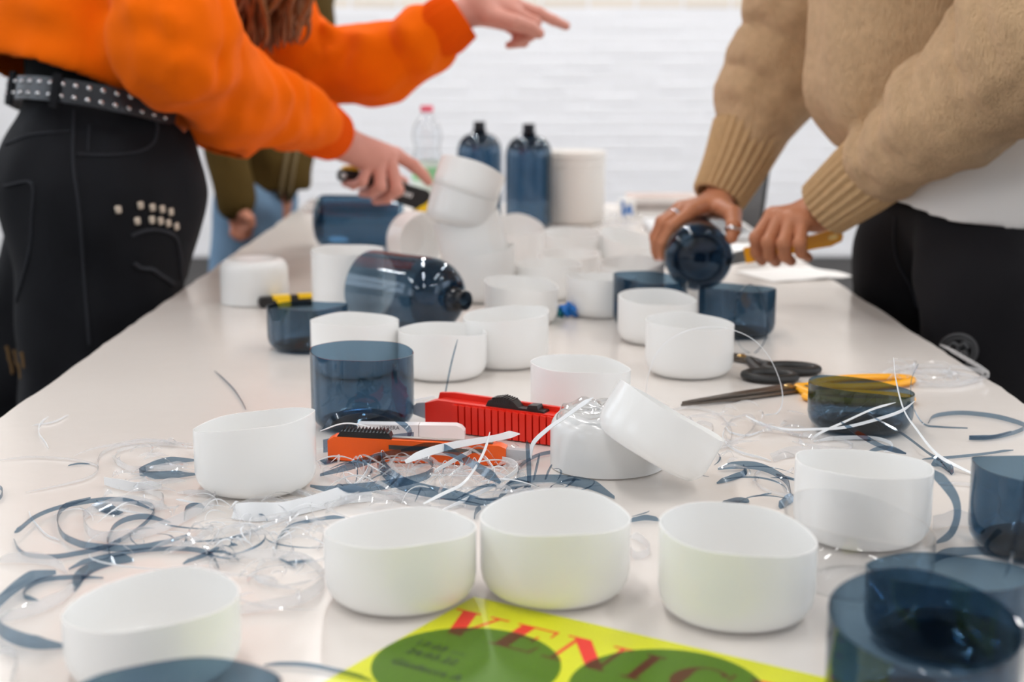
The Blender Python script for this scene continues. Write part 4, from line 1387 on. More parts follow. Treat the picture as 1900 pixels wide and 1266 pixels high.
def film_on_cup():
    X, Y, h = CUPS['U2']
    n, k = 60, 12
    rg = np.random.default_rng(21)
    vs, fs = [], []
    for i in range(k):
        r = 0.006 + 0.040 * i / (k - 1)
        for j in range(n):
            a = 2 * pi * j / n
            rr = r * (1 + 0.05 * sin(5 * a + i * 0.2))
            drop = 0.0 if r < 0.040 else -((r - 0.040) ** 2) * 170
            z = TZ + h + 0.0012 + drop + 0.0035 * (i / k) ** 0.5 * max(0, sin(4 * a + 1.3 * sin(3 * a))) + 0.001 * sin(11 * a + i)
            rad = rr
            vs.append((X + rad * cos(a), Y + rad * sin(a), max(z, TZ + 0.03)))
    N = len(vs)
    vs += [(x, y, z + 0.0004) for x, y, z in vs]
    for i in range(k - 1):
        for j in range(n):
            q = (i * n + j, i * n + (j + 1) % n, (i + 1) * n + (j + 1) % n, (i + 1) * n + j)
            fs.append(q); fs.append(tuple(N + v for v in q[::-1]))
    for j in range(n):
        fs.append(((k - 1) * n + j, (k - 1) * n + (j + 1) % n, N + (k - 1) * n + (j + 1) % n, N + (k - 1) * n + j))
    m = MB(); m.add(vs, fs)
    # two pointed tips sticking up
    for (px, py, tx, ty) in ((1130, 756, 1146, 735), (1150, 756, 1146, 735), (1060, 762, 1101, 738)):
        A, B = at_y(px, py, Y - 0.01), at_y(tx, ty, Y - 0.01)
        S = np.array([A + (B - A) * t for t in np.linspace(0, 1, 8)])
        m.ribbon(S, np.tile([0.8, 0.6, 0.0], (8, 1)), np.linspace(0.006, 0.0006, 8), 0.0004)
    m.top('clear_film_scrap', MAT['clear_plastic'], (X, Y, TZ + h), 'crumpled clear plastic scrap on the upside-down cup', 'plastic scrap', smooth=True)


film_on_cup()

# ------------------------------------------------------------------ people: smooth bodies from distance fields
def cap_d(P, a, b, ra, rb, sq=None):
    a, b = np.asarray(a, float), np.asarray(b, float)
    ab = b - a
    t = np.clip(((P - a) @ ab) / (ab @ ab + 1e-12), 0, 1)
    d = P - (a + t[:, None] * ab)
    if sq is not None:
        v = np.asarray(sq[0], float); v = v / np.linalg.norm(v)
        d = d + np.outer(d @ v, v) * (sq[1] - 1)
    return np.sqrt((d * d).sum(1)) - (ra + t * (rb - ra))


def smin(a, b, k):
    h = np.clip(0.5 + 0.5 * (b - a) / k, 0, 1)
    return b + (a - b) * h - k * h * (1 - h)


def union(P, prims):
    """prims: (a, b, ra, rb, k[, sq])"""
    d = None
    for q in prims:
        c = cap_d(P, q[0], q[1], q[2], q[3], q[5] if len(q) > 5 else None)
        d = c if d is None else smin(d, c, q[4])
    return d


def bbox(prims, pad):
    lo = np.min([np.minimum(np.array(q[0]) - q[2], np.array(q[1]) - q[3]) for q in prims], 0) - pad
    hi = np.max([np.maximum(np.array(q[0]) + q[2], np.array(q[1]) + q[3]) for q in prims], 0) + pad
    return lo, hi


def polygonise(fn, lo, hi, h):
    lo = np.asarray(lo, float); hi = np.asarray(hi, float)
    n = np.ceil((hi - lo) / h).astype(int) + 2
    xs = [lo[i] + h * np.arange(n[i]) for i in range(3)]
    F = np.empty(n, np.float32)
    for i in range(n[0]):                                 # slab by slab keeps memory small
        g = np.stack(np.meshgrid([xs[0][i]], xs[1], xs[2], indexing='ij'), -1).reshape(-1, 3)
        F[i] = fn(g).reshape(n[1], n[2])
    F[0] = F[-1] = 1; F[:, 0] = F[:, -1] = 1; F[:, :, 0] = F[:, :, -1] = 1
    S = F < 0
    c = [n[0] - 1, n[1] - 1, n[2] - 1]
    cnt = np.zeros(c, np.int8)
    offs = [(i, j, k) for i in (0, 1) for j in (0, 1) for k in (0, 1)]
    for i, j, k in offs:
        cnt += S[i:i + c[0], j:j + c[1], k:k + c[2]]
    act = np.argwhere((cnt > 0) & (cnt < 8))
    idx = -np.ones(c, np.int64)
    idx[tuple(act.T)] = np.arange(len(act))
    acc = np.zeros((len(act), 3)); num = np.zeros(len(act))
    for o in offs:
        for ax in range(3):
            if o[ax]: continue
            o2 = list(o); o2[ax] = 1
            a = F[act[:, 0] + o[0], act[:, 1] + o[1], act[:, 2] + o[2]]
            b = F[act[:, 0] + o2[0], act[:, 1] + o2[1], act[:, 2] + o2[2]]
            m = (a < 0) != (b < 0)
            t = np.where(m, a / (a - b + 1e-20), 0)
            p = np.tile(np.array(o, float), (len(act), 1)); p[:, ax] += t
            acc[m] += p[m]; num[m] += 1
    V = lo + h * (act + acc / num[:, None])
    faces = []
    for ax in range(3):
        u, v = (ax + 1) % 3, (ax + 2) % 3
        A = [slice(0, n[0] - 1), slice(0, n[1] - 1), slice(0, n[2] - 1)]
        B = list(A); B[ax] = slice(1, n[ax])
        A2 = [slice(0, q) for q in c]
        s0 = S[tuple(slice(0, q) for q in c)]
        sl = [slice(0, q) for q in c]; sl[ax] = slice(1, c[ax] + 1)
        s1 = S[tuple(sl)]
        E = np.argwhere(s0 != s1)
        E = E[(E[:, u] > 0) & (E[:, v] > 0)]
        du = np.zeros(3, int); du[u] = 1
        dv = np.zeros(3, int); dv[v] = 1
        q = [idx[tuple((E - a_ * du - b_ * dv).T)] for a_, b_ in ((0, 0), (1, 0), (1, 1), (0, 1))]
        q = np.stack(q, 1)
        flip = ~s0[tuple(E.T)]
        q[flip] = q[flip][:, ::-1]
        faces.append(q[(q >= 0).all(1)])
    return V, np.vstack(faces)


def field_part(name, mat, parent, chunks, label=None, smooth_it=2):
    """chunks: list of (V, faces) in world space, joined into one mesh"""
    off, VV, FF = 0, [], []
    for V, Fq in chunks:
        VV.append(V); FF.append(Fq + off); off += len(V)
    V = np.vstack(VV); Fq = np.vstack(FF)
    # a little smoothing
    e = np.vstack([Fq[:, [0, 1]], Fq[:, [1, 2]], Fq[:, [2, 3]], Fq[:, [3, 0]]])
    deg = np.bincount(e[:, 0], minlength=len(V)) + np.bincount(e[:, 1], minlength=len(V))
    for _ in range(smooth_it):
        s = np.zeros_like(V)
        for ax in range(3):
            s[:, ax] = np.bincount(e[:, 0], V[e[:, 1], ax], len(V)) + np.bincount(e[:, 1], V[e[:, 0], ax], len(V))
        V = V * 0.45 + 0.55 * s / deg[:, None]
    me = bpy.data.meshes.new(name)
    V = V - np.array(world_loc(parent))
    me.vertices.add(len(V)); me.vertices.foreach_set('co', V.astype(np.float32).ravel())
    me.loops.add(Fq.size); me.loops.foreach_set('vertex_index', Fq.astype(np.int32).ravel())
    me.polygons.add(len(Fq))
    me.polygons.foreach_set('loop_start', np.arange(0, Fq.size, 4, dtype=np.int32))
    me.polygons.foreach_set('use_smooth', np.ones(len(Fq), bool))
    me.update(calc_edges=True); me.validate()
    me.materials.append(mat)
    o = bpy.data.objects.new(name, me)
    o.parent = parent
    COL.objects.link(o)
    return props(o, label)


def folds(seed, n, amp, kmin, kmax, stretch=(1, 1, 1)):
    rg = np.random.default_rng(seed)
    K = rg.normal(size=(n, 3)); K /= np.linalg.norm(K, axis=1)[:, None]
    K *= rg.uniform(kmin, kmax, n)[:, None] * np.array(stretch)
    ph = rg.uniform(0, 6.28, n)
    def f(P):
        d = 0
        for k, p in zip(K, ph):
            d = d + np.sin(P @ k + p + 0.8 * np.sin(P @ k[[1, 2, 0]] * 0.6))
        return d * amp / sqrt(n)
    return f


def scallop(P, a, b, amp, wave, side):
    """cross folds pushed up along a sleeve, strongest on one side"""
    a, b = np.asarray(a, float), np.asarray(b, float)
    ax = b - a; L = np.linalg.norm(ax); ax = ax / L
    q = P - a
    u = q @ ax
    s = np.asarray(side, float); s = s - (s @ ax) * ax; s = s / np.linalg.norm(s)
    o = q - np.outer(u, ax)
    c = (o @ s) / (np.linalg.norm(o, axis=1) + 1e-6)
    w = np.clip(u / 0.05 + 1.0, 0, 1) * np.clip((L + 0.04 - u) / 0.06, 0, 1)
    ph = u / wave * 2 * pi + 1.1 * c + 0.9 * np.sin(u * 23)
    f = np.abs(np.sin(ph / 2)) ** 0.55 - 0.7
    return -amp * w * f * (0.45 + 0.55 * c)


def PP(px, py, Y):
    return at_y(px, py, Y)


def trace(fn, px, py, y0=1.2, y1=4.0):
    """first hit of the pixel's ray on the surface of fn, and its normal"""
    d = ray(px, py); d = d / np.linalg.norm(d)
    t = y0 / d[1]
    for _ in range(400):
        p = CAM + d * t
        v = float(fn(p[None])[0])
        if v < 0.0006: break
        t += max(v * 0.6, 0.0008)
        if t * d[1] > y1: return None, None
    e = 0.002
    g = np.array([float((fn((p + e * np.eye(3)[i])[None]) - fn((p - e * np.eye(3)[i])[None]))[0]) for i in range(3)])
    return p, g / (np.linalg.norm(g) + 1e-9)


def hand_mesh(wrist, fore, fingers, thumb, s=1.0, h=0.0017, palm_n=None):
    """fingers: four lists of points MCP..tip; thumb: list of points from its base; returns mesh chunk + tips"""
    w, f = np.array(wrist), np.array(fore)
    prims = [(f, w, 0.0265 * s, 0.0235 * s, 0.01)]
    across = np.array(fingers[3][0]) - np.array(fingers[0][0]); across /= np.linalg.norm(across)
    for k, fg in enumerate(fingers):
        mc = np.array(fg[0])
        st = w + across * (-0.015 + 0.010 * k) * s
        prims.append((st, mc, 0.0150 * s, 0.0118 * s, 0.014))
    tb = np.array(thumb[0])
    prims.append((w - across * 0.010 * s, tb, 0.0165 * s, 0.0150 * s, 0.014))
    fprims = []
    for k, fg in enumerate(fingers):
        rr = [0.0108, 0.0096, 0.0086, 0.0072]
        sc = s * (1.0, 1.03, 0.97, 0.84)[k]
        m = len(fg)
        r = [np.interp(i / (m - 1) * 3, range(4), rr) * sc for i in range(m)]
        fprims.append([(np.array(fg[i]), np.array(fg[i + 1]), r[i], r[i + 1], 0.003) for i in range(m - 1)])
    m = len(thumb)
    r = [np.interp(i / (m - 1) * 2, range(3), [0.0150, 0.0118, 0.0088]) * s for i in range(m)]
    fprims.append([(np.array(thumb[i]), np.array(thumb[i + 1]), r[i], r[i + 1], 0.003) for i in range(m - 1)])
    allp = prims + [q for fp in fprims for q in fp]
    lo, hi = bbox(allp, 0.006)

    def fn(P):
        d = union(P, prims)
        out = None
        for k, fp in enumerate(fprims):
            df = union(P, fp)
            # knuckle bumps
            if k < 4:
                for q in (fp[1][0],):
                    df = smin(df, np.sqrt(((P - np.array(q)) ** 2).sum(1)) - fp[1][2] * 1.06, 0.003)
            near = np.sqrt(((P - fp[0][0]) ** 2).sum(1))
            kk = 0.0075
            d2 = smin(d, df, kk)
            # keep fingers apart away from the palm
            wgt = np.clip(1 - near / 0.032, 0, 1)
            d2 = wgt * d2 + (1 - wgt) * np.minimum(d, df)
            out = d2 if out is None else np.minimum(out, d2)
        return out
    return polygonise(fn, lo, hi, h), fn


def nails(parent, fn_tips, mat):
    for tip, prev, nrm in fn_tips:
        t = np.array(tip) - np.array(prev); t /= np.linalg.norm(t)
        n = np.array(nrm, float); n = n - (n @ t) * t; n /= np.linalg.norm(n)
        s = np.cross(t, n)
        c = np.array(tip) + n * 0.0052 + t * 0.0005
        m = MB()
        vs, fs = [], []
        K = 6
        for i in range(K + 1):
            u = (i / K - 0.5) * 0.0095
            for j in range(K + 1):
                v = (j / K - 0.5) * 0.0088
                vs.append(c + t * u + s * v + n * (0.0016 - 38 * v * v))
        N = len(vs)
        vs = vs + [q - n * 0.0009 for q in vs]
        for i in range(K):
            for j in range(K):
                q = (i * (K + 1) + j, (i + 1) * (K + 1) + j, (i + 1) * (K + 1) + j + 1, i * (K + 1) + j + 1)
                fs.append(q); fs.append(tuple(N + a for a in q[::-1]))
        m.add(vs, fs); m.part('fingernail', mat, parent)


def ribbed_tube(m, pts, rad, ribs=34, amp=0.0011, seg=136, th=0.005):
    """cuff: tube with lengthwise ribs and an open, thick far end"""
    P = spline(pts, 14); n = len(P)
    R = np.interp(np.linspace(0, 1, n), np.linspace(0, 1, len(rad)), rad)
    T = np.gradient(P, axis=0); T /= np.linalg.norm(T, axis=1)[:, None]
    nv = np.cross(T[0], [0, 0, 1.0]); nv /= np.linalg.norm(nv)
    rows = []
    frames = []
    for i in range(n):
        nv = nv - (nv @ T[i]) * T[i]; nv /= np.linalg.norm(nv)
        frames.append((nv.copy(), np.cross(T[i], nv)))
    for i in range(n):
        a_, b_ = frames[i]
        rows.append([P[i] + (R[i] + amp * cos(ribs * 2 * pi * j / seg)) * (cos(2 * pi * j / seg) * a_ + sin(2 * pi * j / seg) * b_) for j in range(seg)])
    a_, b_ = frames[-1]
    for k, (dr, dt) in enumerate(((-0.001, 0.0012), (-th * 0.5, 0.0018), (-th, 0.0005))):
        rows.append([P[-1] + T[-1] * dt + (R[-1] + dr) * (cos(2 * pi * j / seg) * a_ + sin(2 * pi * j / seg) * b_) for j in range(seg)])
    for i in (n - 3, 1):
        a_, b_ = frames[i]
        rows.append([P[i] + (R[i] - th) * (cos(2 * pi * j / seg) * a_ + sin(2 * pi * j / seg) * b_) for j in range(seg)])
    vs = [q for r in rows for q in r]
    fs = []
    for i in range(len(rows) - 1):
        for j in range(seg):
            k = (j + 1) % seg
            fs.append((i * seg + j, i * seg + k, (i + 1) * seg + k, (i + 1) * seg + j))
    m.add(vs, fs)


def plane3(a, b, c, up):
    n = np.cross(np.array(b) - a, np.array(c) - a); n /= np.linalg.norm(n)
    if n @ np.array(up) < 0: n = -n
    return np.array(a), n


def shoe(parent, x, y, yaw, mat):
    d = np.array([cos(yaw), sin(yaw), 0])
    a = np.array([x, y, 0.035]) - d * 0.05
    prims = [(a, a + d * 0.17, 0.036, 0.034, 0.02, ((0, 0, 1), 1.0)), (a + [0, 0, 0.03], a + [0, 0, 0.07], 0.036, 0.034, 0.03)]
    fn = lambda P: np.maximum(union(P, prims), -(P[:, 2] - 0.001))
    lo, hi = bbox(prims, 0.01)
    field_part('shoe', MAT['shoe'], parent, [polygonise(fn, lo, hi, 0.006)])


def head_prims(c, fwd, neck):
    c = np.array(c); f = np.array(fwd, float); f /= np.linalg.norm(f)
    s = np.cross([0, 0, 1.0], f); s /= np.linalg.norm(s)
    u = np.cross(f, s)
    P = [(c - f * 0.02 + u * 0.02, c + f * 0.015 + u * 0.03, 0.088, 0.080, 0.03),
         (c + f * 0.03, c + f * 0.045 - u * 0.075, 0.062, 0.040, 0.04),
         (np.array(neck), c - u * 0.06 - f * 0.015, 0.058, 0.052, 0.03),
         (c + f * 0.088 + u * 0.012, c + f * 0.107 - u * 0.022, 0.009, 0.013, 0.014),
         (c + f * 0.082 - u * 0.055 - s * 0.016, c + f * 0.082 - u * 0.055 + s * 0.016, 0.0085, 0.0085, 0.008)]
    for sg in (-1, 1):
        P.append((c + s * sg * 0.081 + u * 0.015, c + s * sg * 0.084 - u * 0.022, 0.012, 0.009, 0.008))
    return P


# ============================================================ person in the orange sweatshirt
def person_orange():
    base = (-0.70, 2.28, 0.0)
    root = thing('person', base, 'person in orange sweatshirt and black studded jeans, pointing and holding a cutter', 'person')
    # --- clothes: sweatshirt
    torso = [(PP(165, 90, 2.24), PP(285, -230, 2.36), 0.165, 0.165, 0.05, ((0, 1, 0), 1.15)),
             (PP(295, 20, 2.36), PP(398, 246, 2.34), 0.085, 0.066, 0.07)]
    armR = [(PP(292, -210, 2.14), PP(322, 84, 2.09), 0.086, 0.080, 0.05),
            (PP(322, 84, 2.09), PP(430, 178, 2.25), 0.080, 0.069, 0.05),
            (PP(430, 180, 2.25), PP(578, 226, 2.45), 0.071, 0.053, 0.05)]
    armL = [(PP(400, -170, 2.52), PP(560, 124, 2.66), 0.090, 0.071, 0.05),
            (PP(560, 124, 2.66), PP(700, 122, 2.62), 0.071, 0.060, 0.05),
            (PP(700, 122, 2.62), PP(780, 80, 2.59), 0.060, 0.058, 0.05),
            (PP(780, 80, 2.59), PP(808, 62, 2.58), 0.058, 0.046, 0.03)]
    hp, hn = plane3(PP(110, 112, 2.05), PP(0, 138, 2.27), PP(436, 290, 2.36), (0, 0, 1))
    wr = folds(4, 10, 0.0058, 38, 95)
    wr2 = folds(8, 9, 0.0046, 90, 170)

    def sweat(P):
        t = union(P, torso)
        t = t + wr(P) * 0.8
        sh = np.maximum(t, -(t + 0.013))
        sh = np.maximum(sh, -((P - hp) @ hn))
        ar = union(P, armR) + wr(P) * 0.55 + wr2(P) * 0.6 + scallop(P, armR[0][1], armR[2][1], 0.024, 0.085, (0.2, 0, 1))
        al = union(P, armL) + wr(P) * 0.35 + wr2(P) * 0.6 + scallop(P, armL[0][1], armL[2][1], 0.013, 0.10, (0.3, -0.5, 0.6))
        a = np.minimum(ar, al)
        # elbow and forearm creases
        return smin(sh, a, 0.03)
    allp = torso + armR + armL
    lo, hi = bbox(allp, 0.03)
    hi[2] = min(hi[2], 1.62)
    sw = field_part('sweatshirt', MAT['orange_fleece'], root, [polygonise(sweat, lo, hi, 0.0058)], 'orange fleece sweatshirt', smooth_it=2)
    m = MB(); ribbed_tube(m, [PP(566, 222, 2.435), PP(596, 240, 2.475), PP(617, 252, 2.505)], [0.050, 0.050, 0.0445], ribs=40); m.part('cuff', MAT['orange_rib'], sw)
    m = MB(); ribbed_tube(m, [PP(796, 70, 2.585), PP(830, 46, 2.58), PP(857, 28, 2.58)], [0.050, 0.053, 0.046], ribs=40); m.part('cuff', MAT['orange_rib'], sw)
    # hem seam band
    # --- jeans
    kneeN, kneeF = np.array([-0.645, 2.18, 0.50]), np.array([-0.845, 2.46, 0.50])
    legs = [(PP(196, 215, 2.24), PP(192, 350, 2.23), 0.128, 0.150, 0.05),
            (PP(192, 350, 2.22), kneeN, 0.148, 0.105, 0.05),
            (kneeN, (-0.66, 2.16, 0.06), 0.105, 0.105, 0.04),
            (PP(205, 330, 2.34), kneeF, 0.13, 0.105, 0.05),
            (kneeF, (-0.86, 2.47, 0.06), 0.105, 0.105, 0.04)]
    bB, bF, bN = PP(30, 178, 2.27), PP(364, 236, 2.32), PP(170, 178, 2.09)
    wp, wn = plane3(bB + [0, 0, 0.012], bF + [0, 0, 0.012], bN + [0, 0, 0.012], (0, 0, -1))
    jw = folds(15, 9, 0.004, 45, 110, (1, 1, 0.45))

    def jeans(P):
        d = union(P, legs) + jw(P)
        d = np.maximum(d, -((P - wp) @ wn))
        d = np.maximum(d, -(P[:, 2] - 0.045))
        # the table edge pushes the cloth back
        lim = np.where((P[:, 2] < TZ + 0.012) & (P[:, 2] > TZ - 0.05), P[:, 0] - (TX0 - 0.008), -1.0)
        return np.maximum(d, lim)
    lo, hi = bbox(legs, 0.02)
    lo[2] = 0.02
    jo = field_part('jeans', MAT['black_denim'], root, [polygonise(jeans, lo, hi, 0.0075)], 'black denim jeans with studs', smooth_it=2)
    # black top between sweatshirt and belt
    tt = [(PP(196, 230, 2.24), PP(200, 60, 2.25), 0.119, 0.125, 0.03)]
    lo, hi = bbox(tt, 0.01)
    field_part('tank_top', MAT['black_cloth'], root, [polygonise(lambda P: union(P, tt) + jw(P) * 0.5, lo, hi, 0.009)], 'black top under the sweatshirt')
    # belt
    c = (bB + bF) / 2; ua = (bF - bB) / 2; va = bN - c
    nrm = np.cross(ua, va); nrm /= np.linalg.norm(nrm); nrm = nrm if nrm[2] > 0 else -nrm
    ring = lambda t, k=1.0: c + (ua * cos(t) + va * sin(t)) * k
    pts = np.array([ring(t, 1.065) for t in np.linspace(0, 2 * pi, 90)])
    m = MB(); m.ribbon(pts, np.tile(nrm, (90, 1)), [0.034] * 90, 0.004)
    belt = m.part('belt', MAT['belt_leather'], root, label='black leather belt with metal studs')
    st = MB(); st.lathe([(0.0003, 0.0028), (0.002, 0.0024), (0.0036, 0.001), (0.004, 0.0)], 12, None, close=False)
    sme = st.mesh('stud'); sme.materials.append(MAT['chrome'])
    for k in range(16):
        t = pi - 0.40 - k * 0.128
        p = ring(t, 1.065); dirn = p - c; dirn -= (dirn @ nrm) * nrm; dirn /= np.linalg.norm(dirn)
        for s in (-1, 1):
            q = p + nrm * s * 0.0085 + dirn * 0.0022
            o = bpy.data.objects.new('stud', sme); COL.objects.link(o); o.parent = belt
            Mx = frame(dirn, nrm, q - np.array(world_loc(belt)))
            o.matrix_local = Matrix([list(map(float, r)) for r in Mx])
    for t, wd in ((0.62, 0.034), (0.16, 0.040)):
        p = ring(t, 1.08); dirn = p - c; dirn /= np.linalg.norm(dirn); side = np.cross(nrm, dirn)
        m = MB()
        poly = [(-wd / 2, 0.020), (wd / 2, 0.020), (wd / 2, -0.012), (wd * 0.2, -0.024), (-wd * 0.25, -0.02), (-wd / 2, -0.008)] if t > 0.5 else rounded(-wd / 2, -0.024, wd / 2, 0.024, 0.006)
        m.prism(poly, p, side, nrm, dirn, 0.004); m.part('buckle', MAT['chrome'], belt, label='engraved silver belt buckle')
    for t in (pi - 0.62, 0.42, 1.9):
        p = ring(t, 1.085); dirn = p - c; dirn /= np.linalg.norm(dirn); side = np.cross(nrm, dirn)
        m = MB(); m.prism([(-0.006, -0.027), (0.006, -0.027), (0.006, 0.023), (-0.006, 0.023)], p, side, nrm, dirn, 0.004); m.part('belt_loop', MAT['black_denim'], jo)

    def seam(path, r, mat, name, par=jo):
        S = spline([(a, b) for a, b in path], 30)
        W = []
        for q in S:
            p, n = trace(jeans, q[0], q[1])
            if p is not None: W.append(p + n * r * 0.3)
        if len(W) > 3:
            m = MB(); m.tube(W, [r] * len(W), 6); m.part(name, mat, par)
    seam([(138, 205), (136, 300), (148, 400), (156, 520), (166, 640)], 0.0022, MAT['denim_stitch'], 'side_seam')
    seam([(142, 286), (200, 288), (255, 282), (284, 266), (292, 240), (290, 225)], 0.0022, MAT['denim_stitch'], 'pocket_seam')
    seam([(166, 232), (164, 280)], 0.0016, MAT['denim_stitch'], 'pocket_seam')
    seam([(8, 345), (58, 340), (60, 400), (54, 470), (30, 560)], 0.0022, MAT['denim_stitch'], 'back_pocket_seam')
    seam([(10, 268), (60, 250), (130, 244)], 0.0020, MAT['denim_stitch'], 'yoke_seam')
    seam([(244, 438), (270, 428), (300, 428), (325, 440), (333, 470), (337, 520)], 0.0030, MAT['denim_stitch'], 'frayed_patch_edge')
    seam([(248, 488), (262, 498), (282, 500), (296, 510), (312, 520), (322, 528)], 0.0034, MAT['denim_stitch'], 'frayed_patch_edge')
    stud = MB(); stud.box((0, 0, 0.0015), (0.0095, 0.0115, 0.005), bevel=0.0016)
    tme = stud.mesh('square_stud'); tme.materials.append(MAT['stud_metal'])
    for px, py in ((219, 389), (260, 381), (282, 385), (300, 388), (316, 393), (254, 410), (281, 408), (297, 410), (311, 414), (326, 420)):
        p, n = trace(jeans, px, py)
        if p is None: continue
        o = bpy.data.objects.new('square_stud', tme); COL.objects.link(o); o.parent = jo
        Mx = frame(n, (1, 0, 0), p - np.array(world_loc(jo)))
        o.matrix_local = Matrix([list(map(float, r)) for r in Mx])
    for px, py in ((14, 655), (28, 662), (42, 668), (20, 680), (36, 688)):
        p, n = trace(jeans, px, py)
        if p is None: continue
        m = MB(); m.tube([p + n * 0.001 + np.array([0.003 * sin(k), 0, 0.012 * (1 - k)]) for k in (0, 0.5, 1, 1.5, 2)], [0.003] * 5, 6); m.part('gold_embroidery', MAT['gold_thread'], jo)
    # --- hands
    hR, fR = hand_mesh(PP(634, 265, 2.525), PP(596, 240, 2.475), [
        [PP(734, 287, 2.595), PP(768, 308, 2.60), PP(785, 324, 2.605), PP(795, 337, 2.61)],
        [PP(722, 291, 2.575), PP(737, 352, 2.555), PP(718, 368, 2.575), PP(698, 372, 2.60)],
        [PP(704, 298, 2.56), PP(706, 346, 2.54), PP(690, 358, 2.56), PP(672, 358, 2.59)],
        [PP(684, 306, 2.55), PP(672, 338, 2.535), PP(656, 344, 2.555), PP(640, 340, 2.58)]],
        [PP(688, 300, 2.60), PP(716, 322, 2.645), PP(748, 338, 2.66)], s=1.17)
    hL, fL = hand_mesh(PP(880, 14, 2.585), PP(836, 40, 2.58), [
        [PP(958, 10, 2.60), PP(1000, 25, 2.605), PP(1028, 38, 2.61), PP(1050, 48, 2.615)],
        [PP(954, 24, 2.585), PP(992, 42, 2.585), PP(984, 66, 2.58), PP(962, 76, 2.58)],
        [PP(944, 36, 2.60), PP(978, 56, 2.61), PP(972, 78, 2.60), PP(952, 82, 2.60)],
        [PP(932, 42, 2.62), PP(960, 62, 2.635), PP(956, 80, 2.63), PP(944, 84, 2.62)]],
        [PP(912, 30, 2.565), PP(956, 42, 2.545), PP(985, 52, 2.55), PP(1000, 62, 2.555)], s=1.13)
    hd = PP(455, -170, 2.46)
    core = [(PP(196, 260, 2.25), PP(290, -190, 2.36), 0.10, 0.11, 0.05),
            (PP(290, -190, 2.36), PP(310, -200, 2.2), 0.09, 0.075, 0.05), (PP(310, -200, 2.2), PP(322, 86, 2.10), 0.05, 0.045, 0.03), (PP(322, 86, 2.10), PP(430, 182, 2.26), 0.045, 0.038, 0.03), (PP(430, 182, 2.26), PP(600, 242, 2.48), 0.036, 0.027, 0.02),
            (PP(290, -190, 2.36), PP(400, -165, 2.5), 0.09, 0.07, 0.05), (PP(400, -165, 2.5), PP(560, 130, 2.65), 0.048, 0.044, 0.03), (PP(560, 130, 2.65), PP(700, 125, 2.62), 0.044, 0.038, 0.03), (PP(700, 125, 2.62), PP(840, 38, 2.58), 0.036, 0.027, 0.02),
            (PP(192, 350, 2.22), kneeN, 0.09, 0.06, 0.04), (kneeN, (-0.66, 2.16, 0.07), 0.06, 0.04, 0.03), (PP(205, 330, 2.34), kneeF, 0.09, 0.06, 0.04), (kneeF, (-0.86, 2.47, 0.07), 0.06, 0.04, 0.03)]
    core += head_prims(hd, (0.75, 0.25, -0.6), PP(340, -215, 2.4))
    lo, hi = bbox(core, 0.02)
    body = polygonise(lambda P: union(P, core), lo, hi, 0.011)
    bo = field_part('body', MAT['skin_light'], root, [hR, hL, body], 'bare hands with pale pinkish skin', smooth_it=2)
    nails(bo, [(PP(795, 337, 2.61), PP(785, 324, 2.605), (0.3, 0, 1)), (PP(1050, 48, 2.615), PP(1028, 38, 2.61), (0.2, 0, 1)), (PP(1000, 62, 2.555), PP(985, 52, 2.55), (0, -1, 0.3))], MAT['nail'])
    shoe(root, -0.645, 2.16, 0.3, MAT['shoe']); shoe(root, -0.85, 2.47, 0.4, MAT['shoe'])
    # --- hair: strands from the head hanging forward
    rg = np.random.default_rng(30)
    m = MB()
    for k in range(190):
        a = rg.uniform(0, 1)
        x1 = 392 + 165 * a + rg.normal(0, 6)
        y1 = rg.uniform(40, 106) - 50 * max(0, a - 0.55)
        s0 = hd + np.array([rg.uniform(-0.085, 0.085), rg.uniform(-0.09, 0.07), rg.uniform(-0.02, 0.09)])
        Ye = 2.40 + rg.uniform(-0.05, 0.12)
        e0 = PP(x1, y1, Ye)
        mid = PP(400 + 160 * a + rg.normal(0, 8), -40, Ye)
        S = spline([s0, mid, e0 + np.array([rg.normal(0, .01), 0, 0.03]), e0], 18)
        n = len(S)
        m.tube(S, [0.0075 * (1 - 0.85 * (i / (n - 1)) ** 2) for i in range(n)], 5)
    prims = head_prims(hd, (0.75, 0.25, -0.6), PP(340, -215, 2.4))
    cap = [(prims[0][0], prims[0][1], 0.098, 0.09, 0.02), (hd + np.array([-0.03, 0, 0.01]), PP(440, -20, 2.45), 0.085, 0.05, 0.04)]
    V, Fq = polygonise(lambda P: union(P, cap) + 0.003 * np.sin(P[:, 0] * 260) , *bbox(cap, 0.02), 0.008)
    m.add(V, Fq)
    m.part('hair', MAT['hair_brown'], root, label='long loose brown hair hanging forward')
    return jeans


person_orange()


